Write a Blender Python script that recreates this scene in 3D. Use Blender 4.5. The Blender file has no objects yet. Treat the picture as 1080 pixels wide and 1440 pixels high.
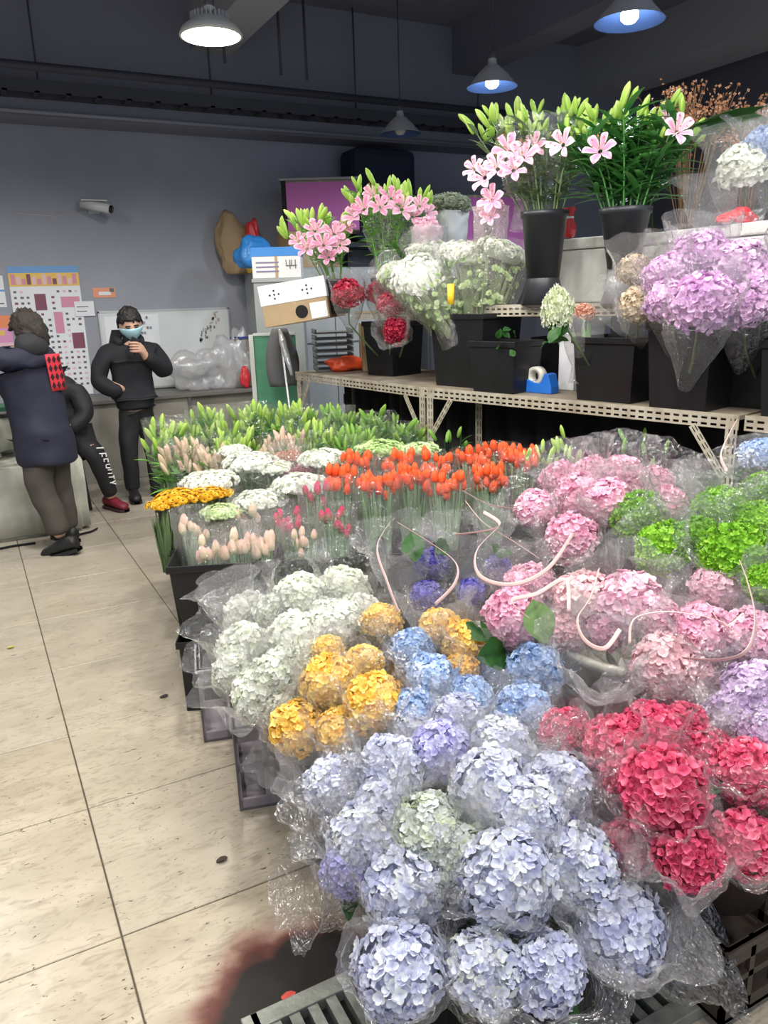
import bpy, math, random
import numpy as np
from mathutils import Vector, Matrix, Quaternion, noise
rnd = random.Random(7)
PI = math.pi
sc = bpy.context.scene
col = sc.collection

# ------------------------------------------------------------------ camera frame (world x/y follow the floor slabs)
FPX = 1095.0; CAMH = 1.6
def nrm(v): v = np.array(v, float); return v/np.linalg.norm(v)
_d1 = nrm([-601, 280, -FPX]); _d2 = np.array([2165, 365, -FPX], float); _d2 = nrm(_d2-_d1*_d1.dot(_d2)); _d3 = np.cross(_d2, _d1)
MC = np.array([_d2, _d1, _d3])
def ray(x, y): return MC @ np.array([x-540, 720-y, -FPX])/FPX
def PZ(x, y, z):                       # where the sight line meets a level z
    r = ray(x, y); t = (z-CAMH)/r[2]; return Vector((r[0]*t, r[1]*t, z))
def PD(x, y, d):                       # at a distance d into the room
    r = ray(x, y)*d; return Vector((r[0], r[1], r[2]+CAMH))
def PY(x, y, Y):
    r = ray(x, y); t = Y/r[1]; return Vector((r[0]*t, Y, r[2]*t+CAMH))
cam = bpy.data.cameras.new('camera'); co = bpy.data.objects.new('camera', cam); col.objects.link(co)
cam.sensor_fit = 'VERTICAL'; cam.sensor_height = 36; cam.lens = 36*FPX/1440; cam.clip_start = .05
m4 = Matrix.Identity(4)
for i in range(3):
    for j in range(3): m4[i][j] = MC[i][j]
m4.translation = Vector((0, 0, CAMH)); co.matrix_world = m4
sc.camera = co

# ------------------------------------------------------------------ materials
MATS = {}
def mat(name, rgb, rough=.6, metal=0, emit=None, estr=0, spec=.5, var=0, vscale=8, bump=0, bscale=40, coat=0, sheen=0, c2=None):
    if name in MATS: return MATS[name]
    m = bpy.data.materials.new(name); m.use_nodes = True; nt = m.node_tree; b = nt.nodes['Principled BSDF']
    b.inputs['Base Color'].default_value = (*rgb, 1); b.inputs['Roughness'].default_value = rough
    b.inputs['Metallic'].default_value = metal; b.inputs['Specular IOR Level'].default_value = spec
    if coat: b.inputs['Coat Weight'].default_value = coat
    if emit: b.inputs['Emission Color'].default_value = (*emit, 1); b.inputs['Emission Strength'].default_value = estr
    if var or bump:
        tc = nt.nodes.new('ShaderNodeTexCoord'); nz = nt.nodes.new('ShaderNodeTexNoise'); nz.inputs['Scale'].default_value = vscale; nz.inputs['Detail'].default_value = 6
        nt.links.new(tc.outputs['Object'], nz.inputs['Vector'])
        if var:
            mx = nt.nodes.new('ShaderNodeMix'); mx.data_type = 'RGBA'
            rp = nt.nodes.new('ShaderNodeMapRange'); rp.inputs[1].default_value = .35; rp.inputs[2].default_value = .7
            nt.links.new(nz.outputs['Fac'], rp.inputs[0]); nt.links.new(rp.outputs[0], mx.inputs[0])
            mx.inputs[6].default_value = (*rgb, 1); mx.inputs[7].default_value = (*(c2 if c2 else [c*(1-var) for c in rgb]), 1)
            nt.links.new(mx.outputs[2], b.inputs['Base Color'])
        if bump:
            n2 = nt.nodes.new('ShaderNodeTexNoise'); n2.inputs['Scale'].default_value = bscale; n2.inputs['Detail'].default_value = 4
            nt.links.new(tc.outputs['Object'], n2.inputs['Vector'])
            bp = nt.nodes.new('ShaderNodeBump'); bp.inputs['Strength'].default_value = bump; bp.inputs['Distance'].default_value = .01
            nt.links.new(n2.outputs['Fac'], bp.inputs['Height']); nt.links.new(bp.outputs['Normal'], b.inputs['Normal'])
    MATS[name] = m; return m

def petal(name, stops, trans=.3, rough=.55):
    """thin petal: colour runs along the mesh attribute 'tint'"""
    m = bpy.data.materials.new(name); m.use_nodes = True; nt = m.node_tree; N = nt.nodes; L = nt.links
    b = N['Principled BSDF']; out = N['Material Output']
    at = N.new('ShaderNodeAttribute'); at.attribute_name = 'tint'
    oi = N.new('ShaderNodeObjectInfo')
    ad = N.new('ShaderNodeMath'); ad.operation = 'MULTIPLY_ADD'; ad.inputs[1].default_value = .3; L.new(oi.outputs['Random'], ad.inputs[0]); L.new(at.outputs['Fac'], ad.inputs[2])
    sb = N.new('ShaderNodeMath'); sb.operation = 'SUBTRACT'; sb.inputs[1].default_value = .15; L.new(ad.outputs[0], sb.inputs[0])
    cr = N.new('ShaderNodeValToRGB'); el = cr.color_ramp.elements
    for i, (p, c) in enumerate(stops):
        e = el[i] if i < 2 else el.new(p)
        e.position = p; e.color = (*c, 1)
    L.new(sb.outputs[0], cr.inputs[0]); L.new(cr.outputs[0], b.inputs['Base Color'])
    b.inputs['Roughness'].default_value = rough; b.inputs['Specular IOR Level'].default_value = .3
    tr = N.new('ShaderNodeBsdfTranslucent'); L.new(cr.outputs[0], tr.inputs[0])
    mx = N.new('ShaderNodeMixShader'); mx.inputs[0].default_value = trans
    L.new(b.outputs[0], mx.inputs[1]); L.new(tr.outputs[0], mx.inputs[2]); L.new(mx.outputs[0], out.inputs['Surface'])
    MATS[name] = m; return m

def film(name, haze=.05, gloss=.5, tint=(1, 1, 1), bscale=2.6, bstr=1., rough=.19):
    """clear crackly cellophane"""
    m = bpy.data.materials.new(name); m.use_nodes = True; nt = m.node_tree; N = nt.nodes; L = nt.links
    N.remove(N['Principled BSDF']); out = N['Material Output']
    tc = N.new('ShaderNodeTexCoord'); nz = N.new('ShaderNodeTexNoise'); nz.inputs['Scale'].default_value = bscale; nz.inputs['Detail'].default_value = 1.2; nz.inputs['Distortion'].default_value = 2.2
    L.new(tc.outputs['Object'], nz.inputs['Vector'])
    bp = N.new('ShaderNodeBump'); bp.inputs['Strength'].default_value = bstr; bp.inputs['Distance'].default_value = .02
    L.new(nz.outputs['Fac'], bp.inputs['Height'])
    gl = N.new('ShaderNodeBsdfGlossy'); gl.inputs['Roughness'].default_value = rough; L.new(bp.outputs[0], gl.inputs['Normal'])
    tp = N.new('ShaderNodeBsdfTransparent'); tp.inputs[0].default_value = (*[.985*c for c in tint], 1)
    df = N.new('ShaderNodeBsdfDiffuse'); df.inputs[0].default_value = (.9, .9, .92, 1); L.new(bp.outputs[0], df.inputs['Normal'])
    tl = N.new('ShaderNodeBsdfTranslucent'); tl.inputs[0].default_value = (.9, .9, .92, 1)
    m0 = N.new('ShaderNodeMixShader'); m0.inputs[0].default_value = .5; L.new(df.outputs[0], m0.inputs[1]); L.new(tl.outputs[0], m0.inputs[2])
    m1 = N.new('ShaderNodeMixShader'); m1.inputs[0].default_value = haze; L.new(tp.outputs[0], m1.inputs[1]); L.new(m0.outputs[0], m1.inputs[2])
    lw = N.new('ShaderNodeLayerWeight'); lw.inputs[0].default_value = .5
    mr = N.new('ShaderNodeMapRange'); mr.inputs[3].default_value = .15; mr.inputs[4].default_value = gloss
    pw = N.new('ShaderNodeMath'); pw.operation = 'POWER'; pw.inputs[1].default_value = 3.5; L.new(lw.outputs['Facing'], pw.inputs[0]); L.new(pw.outputs[0], mr.inputs[0])
    m2 = N.new('ShaderNodeMixShader'); L.new(mr.outputs[0], m2.inputs[0]); L.new(m1.outputs[0], m2.inputs[1]); L.new(gl.outputs[0], m2.inputs[2])
    L.new(m2.outputs[0], out.inputs['Surface'])
    MATS[name] = m; return m

# ------------------------------------------------------------------ mesh builder
class MB:
    def __init__(s): s.v = []; s.f = []; s.mi = []; s.t = []
    def add(s, V, F, mi=0, t=0.5):
        n = len(s.v); s.v += [tuple(p) for p in V]; s.f += [tuple(i+n for i in f) for f in F]; s.mi += [mi]*len(F)
        s.t += ([t]*len(V) if not hasattr(t, '__len__') else list(t)); return s
    def box(s, lo, hi, mi=0, M=None, taper=None, t=.5):
        x0, y0, z0 = lo; x1, y1, z1 = hi
        V = [Vector(p) for p in ((x0,y0,z0),(x1,y0,z0),(x1,y1,z0),(x0,y1,z0),(x0,y0,z1),(x1,y0,z1),(x1,y1,z1),(x0,y1,z1))]
        if taper:
            cx, cy = (x0+x1)/2, (y0+y1)/2
            for i in range(4): V[i] = Vector((cx+(V[i].x-cx)*taper, cy+(V[i].y-cy)*taper, V[i].z))
        if M is not None: V = [M @ p for p in V]
        return s.add(V, [(0,3,2,1),(4,5,6,7),(0,1,5,4),(1,2,6,5),(2,3,7,6),(3,0,4,7)], mi, t)
    def tube(s, pts, r, n=8, mi=0, cap=True, t=.5, flat=1.0):
        pts = [Vector(p) for p in pts]; rs = r if hasattr(r, '__len__') else [r]*len(pts)
        V = []; up = None
        for i, p in enumerate(pts):
            d = (pts[min(i+1, len(pts)-1)]-pts[max(i-1, 0)]).normalized()
            if up is None: up = d.orthogonal().normalized()
            up = (up-d*up.dot(d)); up = up.normalized() if up.length > 1e-5 else d.orthogonal().normalized()
            sd = d.cross(up)
            for k in range(n):
                a = 2*PI*k/n; V.append(p+(up*math.cos(a)*flat+sd*math.sin(a))*rs[i])
        F = [(i*n+k, i*n+(k+1) % n, (i+1)*n+(k+1) % n, (i+1)*n+k) for i in range(len(pts)-1) for k in range(n)]
        if cap: F += [tuple(reversed(range(n))), tuple(range((len(pts)-1)*n, len(pts)*n))]
        return s.add(V, F, mi, t)
    def lathe(s, prof, n=24, mi=0, M=None, t=.5, closed=False):
        V = []
        for r, z in prof:
            for k in range(n): a = 2*PI*k/n; V.append(Vector((r*math.cos(a), r*math.sin(a), z)))
        if M is not None: V = [M @ p for p in V]
        m = len(prof)
        F = [(i*n+k, i*n+(k+1) % n, (i+1)*n+(k+1) % n, (i+1)*n+k) for i in range(m-1) for k in range(n)]
        if prof[0][0] > 1e-6 and closed: F.append(tuple(reversed(range(n))))
        if prof[-1][0] > 1e-6 and closed: F.append(tuple(range((m-1)*n, m*n)))
        return s.add(V, F, mi, t)
    def mesh(s, name, mats, smooth=True):
        me = bpy.data.meshes.new(name); me.from_pydata(s.v, [], s.f)
        for m in (mats if isinstance(mats, (list, tuple)) else [mats]): me.materials.append(m)
        me.polygons.foreach_set('material_index', s.mi); me.polygons.foreach_set('use_smooth', [smooth]*len(s.f))
        a = me.attributes.new('tint', 'FLOAT', 'POINT'); a.data.foreach_set('value', [float(x) for x in s.t]); me.update()
        return me
    def build(s, name, mats, parent=None, smooth=False, bevel=0, loc=None, solid=0):
        o = link(name, s.mesh(name, mats, smooth), parent)
        if loc is not None: o.location = loc
        if solid: md = o.modifiers.new('s', 'SOLIDIFY'); md.thickness = solid; md.offset = 0
        if bevel: md = o.modifiers.new('b', 'BEVEL'); md.width = bevel; md.segments = 2; md.limit_method = 'ANGLE'
        return o
def link(name, me, parent=None):
    o = bpy.data.objects.new(name, me); col.objects.link(o)
    if parent is not None: o.parent = parent
    return o
def use(name, me, m=None, parent=None, loc=None, rot=None, scale=None):
    """an object on shared mesh data, with a material of its own"""
    o = link(name, me, parent)
    if m is not None:
        if len(me.materials) == 0: me.materials.append(None)
        o.material_slots[0].link = 'OBJECT'; o.material_slots[0].material = m
    if loc is not None: o.location = loc
    if rot is not None: o.rotation_mode = 'QUATERNION'; o.rotation_quaternion = rot
    if scale is not None: o.scale = scale if hasattr(scale, '__len__') else (scale,)*3
    return o
def tag(o, label, cat, group=None):
    o['label'] = label; o['category'] = cat
    if group: o['group'] = group
    return o
def thing(name, label, cat, loc=(0, 0, 0), rz=0, group=None):
    o = bpy.data.objects.new(name, None); o.empty_display_size = .05; col.objects.link(o); o.location = loc; o.rotation_euler = (0, 0, rz)
    return tag(o, label, cat, group)
def struct(name, mb, m, **k):
    o = mb.build(name, m, **k); o['kind'] = 'structure'; return o
def lerp(a, b, t): return a+(b-a)*t
def vr(s=1): return Vector((rnd.uniform(-1, 1), rnd.uniform(-1, 1), rnd.uniform(-1, 1)))*s
def toq(d, spin=0):
    return Vector((0, 0, 1)).rotation_difference(Vector(d).normalized()) @ Quaternion((0, 0, 1), spin)
# ================================================================== the hall
M_wall = mat('wall_paint', (.32, .335, .39), .75, var=.12, vscale=1.5, bump=.1)
M_ceil = mat('ceiling_paint', (.19, .195, .24), .85, var=.15, vscale=1.2)
M_beam_lit = mat('beam_lit_paint', (.36, .36, .38), .85)  # paler than the ceiling: lamplight on the beams put into their colour
M_dark = mat('tray_metal', (.05, .052, .065), .6)
WY = 8.3
# floor of travertine slabs, each slab a panel of the one floor mesh, with dark joints
def floor_mat():
    m = bpy.data.materials.new('travertine'); m.use_nodes = True; nt = m.node_tree; N = nt.nodes; L = nt.links; b = N['Principled BSDF']
    at = N.new('ShaderNodeAttribute'); at.attribute_name = 'tint'
    tc = N.new('ShaderNodeTexCoord')
    def noi(scale, det=6, dist=0, vec=None):
        n = N.new('ShaderNodeTexNoise'); n.inputs['Scale'].default_value = scale; n.inputs['Detail'].default_value = det; n.inputs['Distortion'].default_value = dist
        L.new(vec or tc.outputs['Object'], n.inputs['Vector']); return n
    def rng(src, a, bb, c=0, d=1):
        r = N.new('ShaderNodeMapRange'); r.inputs[1].default_value = a; r.inputs[2].default_value = bb; r.inputs[3].default_value = c; r.inputs[4].default_value = d
        L.new(src, r.inputs[0]); return r.outputs[0]
    def mix(f, A, B):
        x = N.new('ShaderNodeMix'); x.data_type = 'RGBA'
        if isinstance(f, float): x.inputs[0].default_value = f
        else: L.new(f, x.inputs[0])
        for i, c in ((6, A), (7, B)):
            if isinstance(c, tuple): x.inputs[i].default_value = (*c, 1)
            else: L.new(c, x.inputs[i])
        return x.outputs[2]
    mp = N.new('ShaderNodeMapping'); mp.inputs['Scale'].default_value = (1.0, 2.6, 1); L.new(tc.outputs['Object'], mp.inputs['Vector'])
    c = mix(rng(noi(3, 8, .8, mp.outputs[0]).outputs['Fac'], .35, .68), (.50, .425, .315), (.37, .31, .22))
    c = mix(rng(at.outputs['Fac'], 0, 1, 0, .45), c, (.47, .42, .34))
    c = mix(rng(noi(14, 8, 1.5, mp.outputs[0]).outputs['Fac'], .50, .72, 0, .6), c, (.25, .20, .14))
    pit = rng(noi(22, 5, 2.5, mp.outputs[0]).outputs['Fac'], .66, .70)
    c = mix(pit, c, (.06, .045, .03))
    # greyer, trodden floor towards the stall and the back
    sx = N.new('ShaderNodeSeparateXYZ'); L.new(tc.outputs['Object'], sx.inputs[0])
    c = mix(rng(sx.outputs['Y'], 2.5, 6.5, 0, .55), c, (.40, .38, .34))
    # broken, blackened spot beside the drain grate with a rusty rim
    dv = N.new('ShaderNodeVectorMath'); dv.operation = 'DISTANCE'; 
    nz = noi(6, 4); off = N.new('ShaderNodeVectorMath'); off.operation = 'MULTIPLY_ADD'; off.inputs[1].default_value = (.22, .22, 0); L.new(nz.outputs['Color'], off.inputs[0]); L.new(tc.outputs['Object'], off.inputs[2])
    sc_ = N.new('ShaderNodeVectorMath'); sc_.operation = 'MULTIPLY'; sc_.inputs[1].default_value = (.85, 1.0, 0); L.new(off.outputs[0], sc_.inputs[0])
    L.new(sc_.outputs[0], dv.inputs[0]); dv.inputs[1].default_value = ((.50+.11)*.85, 1.44+.11, 0)
    c = mix(rng(dv.outputs['Value'], .265, .185), c, (.22, .06, .04))
    c = mix(rng(dv.outputs['Value'], .225, .15), c, (.018, .014, .012))
    L.new(c, b.inputs['Base Color'])
    ra = N.new('ShaderNodeMath'); ra.operation = 'ADD'; L.new(rng(noi(5).outputs['Fac'], .3, .7, .22, .42), ra.inputs[0]); L.new(rng(dv.outputs['Value'], .26, .18, 0, .55), ra.inputs[1]); L.new(ra.outputs[0], b.inputs['Roughness']); b.inputs['Specular IOR Level'].default_value = .5
    bp = N.new('ShaderNodeBump'); bp.inputs['Strength'].default_value = .25; bp.inputs['Distance'].default_value = .01; L.new(pit, bp.inputs['Height']); bp.invert = True
    b2 = N.new('ShaderNodeBump'); b2.inputs['Strength'].default_value = .12; b2.inputs['Distance'].default_value = .01; L.new(noi(7, 5, .5).outputs['Fac'], b2.inputs['Height']); L.new(bp.outputs[0], b2.inputs['Normal'])
    L.new(b2.outputs[0], b.inputs['Normal']); return m
M_floor = floor_mat(); M_grout = mat('joint_dirt', (.10, .08, .055), .9)
fl = MB()
xs = [-3.1, -2.45, -1.8, -1.15, -.51, .14, .789, 1.44, 2.09, 2.74, 3.39, 4.04, 4.7, 5.35, 6.0, 6.65, 7.3, 7.95]
ys = [-1.2, -.63, 0, .61, 1.225, 1.84, 2.46, 3.01, 3.62, 4.30, 4.93, 5.55, 6.17, 6.79, 7.4, 8.0, 8.62]
for i in range(len(xs)-1):
    for j in range(len(ys)-1):
        g = .0022; dy = -.035 if xs[i+1] < .2 and 2.6 < ys[j] < 4 else 0
        dy1 = -.035 if xs[i+1] < .2 and 2.6 < ys[j+1] < 4 else 0
        x0, x1, y0, y1 = xs[i]+g, xs[i+1]-g, ys[j]+dy+g, ys[j+1]+dy1-g
        z = rnd.uniform(-.0015, .0)
        b = .002
        V = [(x0,y0,z-.002),(x1,y0,z-.002),(x1,y1,z-.002),(x0,y1,z-.002),(x0+b,y0+b,z),(x1-b,y0+b,z),(x1-b,y1-b,z),(x0+b,y1-b,z),(x0,y0,-.02),(x1,y0,-.02),(x1,y1,-.02),(x0,y1,-.02)]
        fl.add(V, [(4,5,6,7),(0,1,5,4),(1,2,6,5),(2,3,7,6),(3,0,4,7),(8,9,1,0),(9,10,2,1),(10,11,3,2),(11,8,0,3)], 0, rnd.random())
fl.box((-3.1, -1.2, -.12), (7.95, 8.62, -.007), 1)
struct('floor', fl, [M_floor, M_grout])
struct('wall_back', MB().box((-3.1, WY, 0), (8.0, WY+.2, 4.4)), M_wall)
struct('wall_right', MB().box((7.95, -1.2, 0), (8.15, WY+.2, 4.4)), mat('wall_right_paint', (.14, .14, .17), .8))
struct('wall_left', MB().box((-3.3, -1.2, 0), (-3.1, WY+.2, 4.4)), M_wall)
struct('ceiling', MB().box((-3.3, -1.2, 4.4), (8.15, WY+.2, 4.55)), M_ceil)
# lintel over the back wall (dark band) and the ceiling beams
struct('trim_1', MB().box((-3.1, WY-.35, 3.22), (7.95, WY, 4.4)), mat('lintel_paint', (.21, .215, .26), .8))
nb = 2
for (x0, x1, z0, m) in ((-1.2, -.85, 3.9, M_beam_lit), (2.28, 2.66, 3.88, M_beam_lit), (5.15, 5.5, 3.95, M_ceil), (6.92, 7.6, 3.9, M_beam_lit)):
    struct('trim_%d' % nb, MB().box((x0, -1.2, z0), (x1, WY-.35, 4.4)), m); nb += 1
# cable tray and pipes along the back wall
t = thing('cable_tray', 'long dark cable tray hung below the ceiling along the grey back wall', 'cable tray', (-3.0, 7.7, 3.36))
mb = MB().box((0, 0, 0), (8.95, .02, .10)).box((0, .22, 0), (8.95, .24, .10))
for k in range(36): mb.box((.1+k*.25, 0, 0), (.14+k*.25, .24, .012))
mb.build('tray', M_dark, t)
for k in range(6): MB().tube([(.9+k*1.5, .12, .02), (.9+k*1.5, .12, 1.03)], .008, 6).build('hanger_rod', M_dark, t, True)
for y, z, r, lb in ((7.55, 3.52, .035, 'thick dark pipe running above the cable tray under the ceiling'), (7.88, 3.25, .018, 'thin pale conduit running just below the cable tray')):
    o = MB().tube([(-3.0, y, z), (5.95, y, z-.01)], r, 10).build('pipe', mat('pale_conduit', (.25, .26, .30), .5) if r < .03 else M_dark, None, True); tag(o, lb, 'pipe')
for k, (x, y) in enumerate(((2.35, 7.2), (2.9, 7.3), (3.15, 7.3))):
    o = MB().tube([(x, y, 4.39), (x, y, 3.6-.02*k)], .012, 6).build('hanging_conduit', M_dark, None, True)
    tag(o, ('short', 'middle', 'rightmost')[k]+' thin dark conduit hanging from the ceiling beside the bright round lamp', 'conduit', 'thin hanging conduits')
# pendant lamps
def pendant(p, rad, kind, label, power, color, glow, off=False):
    t = thing('pendant_lamp', label, 'lamp', p)
    ms = mat('lamp_shade_grey', (.62, .62, .63), .45, .2); mi = mat('lamp_shade_inside', (.05, .10, .24), .5)
    if kind == 'disc':
        MB().lathe([(rad*.18, .17), (rad*.22, .13), (rad*.55, .10), (rad*.92, .045), (rad, .015), (rad, 0), (rad*.93, 0)], 40).build('lamp_shade', mat('white_enamel', (.75, .75, .70), .4), t, True)
        d = MB().lathe([(0, .018), (rad*.9, .018), (rad*.93, .0), (rad*.9, -.004), (0, -.004)], 40).build('diffuser', mat('led_warm', (1, 1, 1), .4, emit=(1, .93, .76), estr=14), t, True)
        fins = MB()
        for k in range(28):
            a = 2*PI*k/28; fins.box((rad*.2, -.003, .05), (rad*.62, .003, .13), M=Matrix.Rotation(a, 4, 'Z'))
        fins.build('heat_sink', ms, t)
    else:
        o = MB().lathe([(rad*.16, .20), (rad*.2, .15), (rad*.30, .14), (rad*.62, .085), (rad, .0), (rad*1.02, -.004)], 40).lathe([(rad*1.02, -.004), (rad*.98, .0), (rad*.6, .078), (rad*.28, .13), (0, .135)], 40, 1).build('lamp_shade', [ms, mi], t, True)
        MB().lathe([(0, -.012), (.03, -.008), (.05, .012), (.052, .04), (.035, .07), (.018, .09), (.018, .13), (0, .13)], 20).build('bulb', mat('led_off', (.6, .58, .52), .4) if off else mat('led_cool', (1, 1, 1), .4, emit=(.82, .9, 1), estr=22), t, True)
    MB().tube([(0, 0, .15), (0, 0, .24)], rad*.17, 12).build('socket', mat('socket_dark', (.12, .12, .13), .5), t, True)
    MB().tube([(0, 0, .2), (0, 0, 4.40-p[2])], .006, 6).build('cord', M_dark, t, True)
    if not off:
        l = bpy.data.lights.new('lamp_light', 'SPOT'); l.spot_size = math.radians(168); l.spot_blend = .4; l.energy = power; l.color = color; l.shadow_soft_size = .12
        lo = bpy.data.objects.new('lamp_light', l); col.objects.link(lo); lo.parent = t; lo.location = (0, 0, -.03)
    return t
COOL = (.84, .92, 1); WARM = (1, .93, .78)
pendant(PD(297, 52, 5.0), .20, 'disc', 'round white ribbed lamp glowing warm above the aisle', 90, WARM, 1)
pendant(PD(692, 122, 6.0), .19, 'bell', 'lit bell lamp hanging behind the tall lily bouquets, grey shade with bright bulb', 70, COOL, 1)
pendant(PD(563, 188, 7.4), .19, 'bell', 'unlit brownish bell lamp hanging near the back wall', 0, COOL, 0, True)
pendant(PD(885, 30, 4.6), .20, 'bell', 'lit lamp with wide blue-glowing shade cut by the top of the picture', 60, COOL, 1)
ADDED_LAMPS = [(.3, 1.2, 3.2, 62), (1.2, 1.5, 3.25, 66), (2.1, .7, 3.2, 62), (2.6, 1.7, 3.3, 40), (1.5, 2.5, 3.3, 66), (.3, 2.6, 3.2, 62), (.9, 3.6, 3.3, 60), (-.9, 3.4, 3.3, 45), (-1.2, 1.6, 3.3, 40), (-.6, 5.6, 3.3, 95), (.1, -.2, 3.2, 55), (1.3, -.2, 3.2, 60)]  # added lamps out of view, to light the flowers and make film glints
for i, (x, y, z, w) in enumerate(ADDED_LAMPS):
    pendant((x, y, z), .2, 'bell', 'added unseen bell lamp overhead, lighting the flowers from outside the picture', w, (1, .965, .9), 1)['group'] = 'added unseen overhead lamps'
w = bpy.data.worlds.new('hall_light'); sc.world = w; w.use_nodes = True
w.node_tree.nodes['Background'].inputs[0].default_value = (.70, .80, 1, 1); w.node_tree.nodes['Background'].inputs[1].default_value = .55
sc.view_settings.view_transform = 'Standard'; sc.view_settings.look = 'None'; sc.view_settings.gamma = 1; sc.view_settings.exposure = .55; sc.view_settings.use_curve_mapping = False
sc.cycles.transparent_max_bounces = 40; sc.cycles.max_bounces = 7; sc.cycles.diffuse_bounces = 3; sc.cycles.glossy_bounces = 3; sc.cycles.use_denoising = True; sc.cycles.sample_clamp_indirect = 6

# security camera on the back wall
p = PY(133, 293, WY)
t = thing('security_camera', 'white security camera on a bracket on the grey back wall', 'security camera', (p.x, WY, p.z))
mw = mat('cam_white', (.6, .62, .62), .4)
MB().box((-.06, -.015, -.05), (.04, 0, .06)).tube([(-.02, -.01, .02), (-.02, -.12, .0), (.02, -.16, -.02)], .014, 8).build('bracket', mw, t, False)
MB().tube([(-.13, -.10, .03), (.10, -.24, -.03)], .042, 14).tube([(.10, -.24, -.03), (.115, -.25, -.034)], .036, 14, 1).build('camera_body', [mw, mat('lens_black', (.01, .01, .012), .1)], t, True)
MB().box((-.14, -.20, .045), (.09, -.10, .055)).build('sun_shield', mw, t)
pa = PY(20, 300, WY-.006)
o = MB().tube([(pa.x, WY-.005, pa.z), (lerp(pa.x, p.x, .5), WY-.005, pa.z-.02), (p.x-.06, WY-.01, p.z)], .005, 6).build('camera_cable', mat('cable_white', (.5, .5, .5), .5), None, True); tag(o, 'thin pale cable running along the back wall to the security camera', 'cable')
# ------------------------------------------------ posters and boards on the back wall
def quad_on_wall(px0, py0, px1, py1, off=.012, Y=None):
    Y = Y or WY-off; a = PY(px0, py0, Y); b = PY(px1, py1, Y); return a, b
white = mat('paper_white', (.74, .76, .80), .6)
def flat(mb, x0, z0, x1, z1, y, mi=0, th=.004): mb.box((x0, y-th, min(z0, z1)), (x1, y, max(z0, z1)), mi)
pc = [mat('poster_blue', (.14, .32, .62), .5), mat('poster_pink', (.62, .25, .36), .5), mat('poster_maroon', (.20, .06, .10), .5), mat('poster_yellow', (.75, .50, .10), .5), mat('poster_grey', (.12, .12, .14), .5), mat('poster_rose', (.72, .48, .52), .5)]
a = PY(8, 375, WY-.01); b = PY(118, 555, WY-.01); x0, z1, x1, z0 = .47, 2.0, 1.09, .78
t = thing('flower_poster', 'tall white poster with rows of flower thumbnails and a blue-pink header', 'poster', ((x0+x1)/2, WY-.004, z0))
W = x1-x0; Hh = z1-z0
mb = MB(); flat(mb, -W/2, 0, W/2, Hh, 0, 0, .006); mb.build('sheet', white, t)
mb = MB(); flat(mb, -W/2, Hh-.06, W/2, Hh, -.006, 0, .002)
flat(mb, -W/2, Hh-.18, W/2, Hh-.06, -.006, 3, .002)
for k in range(13): x = -W/2+.02+k*.045; flat(mb, x, Hh-.165, x+.035, Hh-.07-.02*(k % 3), -.008, [1, 5, 1, 2, 5][k % 5], .002)
mb.build('header', pc, t)
mb = MB(); rr = random.Random(3); blocks = [(-.11, .84, .10, .15, 2), (.12, .86, .17, .10, 1), (.04, .62, .08, .20, 1), (.18, .47, .11, .15, 2)]
for bx, bz, bw, bh, c in blocks: flat(mb, bx, bz-.02, bx+bw, bz+bh-.02, -.006, c, .002)
for r in range(19):
    for c in range(11):
        x = -W/2+.025+c*.054; z = Hh-.24-r*.052
        if z < .02 or any(bx-.03 < x < bx+bw+.01 and bz-.05 < z < bz+bh for bx, bz, bw, bh, _ in blocks) or rr.random() < .1: continue
        flat(mb, x, z, x+.022+.008*rr.random(), z+.02, -.006, rr.choice([4, 4, 4, 2, 5]), .002)
mb.build('print', pc, t)
def notice(name, px0, py0, px1, py1, m, label, prints=(), off=.008):
    a = PY(px0, py0, WY-off); b = PY(px1, py1, WY-off)
    t = thing(name, label, name.replace('_', ' ') if name != 'colour_chart' else 'poster', ((a.x+b.x)/2, WY-off+.006, b.z))
    W = b.x-a.x; H = a.z-b.z
    mb = MB(); flat(mb, -W/2, 0, W/2, H, 0, 0, .005); mb.build('sheet', m, t)
    if prints:
        mb = MB()
        for (u0, v0, u1, v1, c) in prints: flat(mb, -W/2+u0*W, v0*H, -W/2+u1*W, v1*H, -.005, c, .0015)
        mb.build('print', pc+[white, mat('poster_orange', (.75, .25, .10), .5)], t)
    return t
notice('paper_sheet', -30, 388, 10, 432, white, 'pale blue-white sheet taped beside the flower poster, cut by the picture edge', [(0, .5, 1, .56, 0), (.2, .1, .9, .14, 4)])
notice('colour_chart', -40, 445, 24, 512, mat('chart_pink', (.66, .28, .50), .5), 'colourful pink, orange and blue chart low on the wall at the picture edge', [(0, .75, 1, 1, 7), (.3, .1, .7, .3, 0), (.6, .3, 1, .45, 5), (0, .6, .8, .7, 3)])
notice('sticker', 130, 405, 163, 418, mat('sticker_orange', (.75, .30, .18), .5), 'small orange and white sticker on the wall above the whiteboard', [(.25, .25, .8, .6, 6), (.75, .55, .95, .95, 4)], .006)
notice('notice_paper', 104, 424, 134, 444, white, 'small white paper notice stuck over the edge of the flower poster', [(.1, .3, .6, .36, 4), (.1, .6, .7, .66, 4)], .022)
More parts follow.
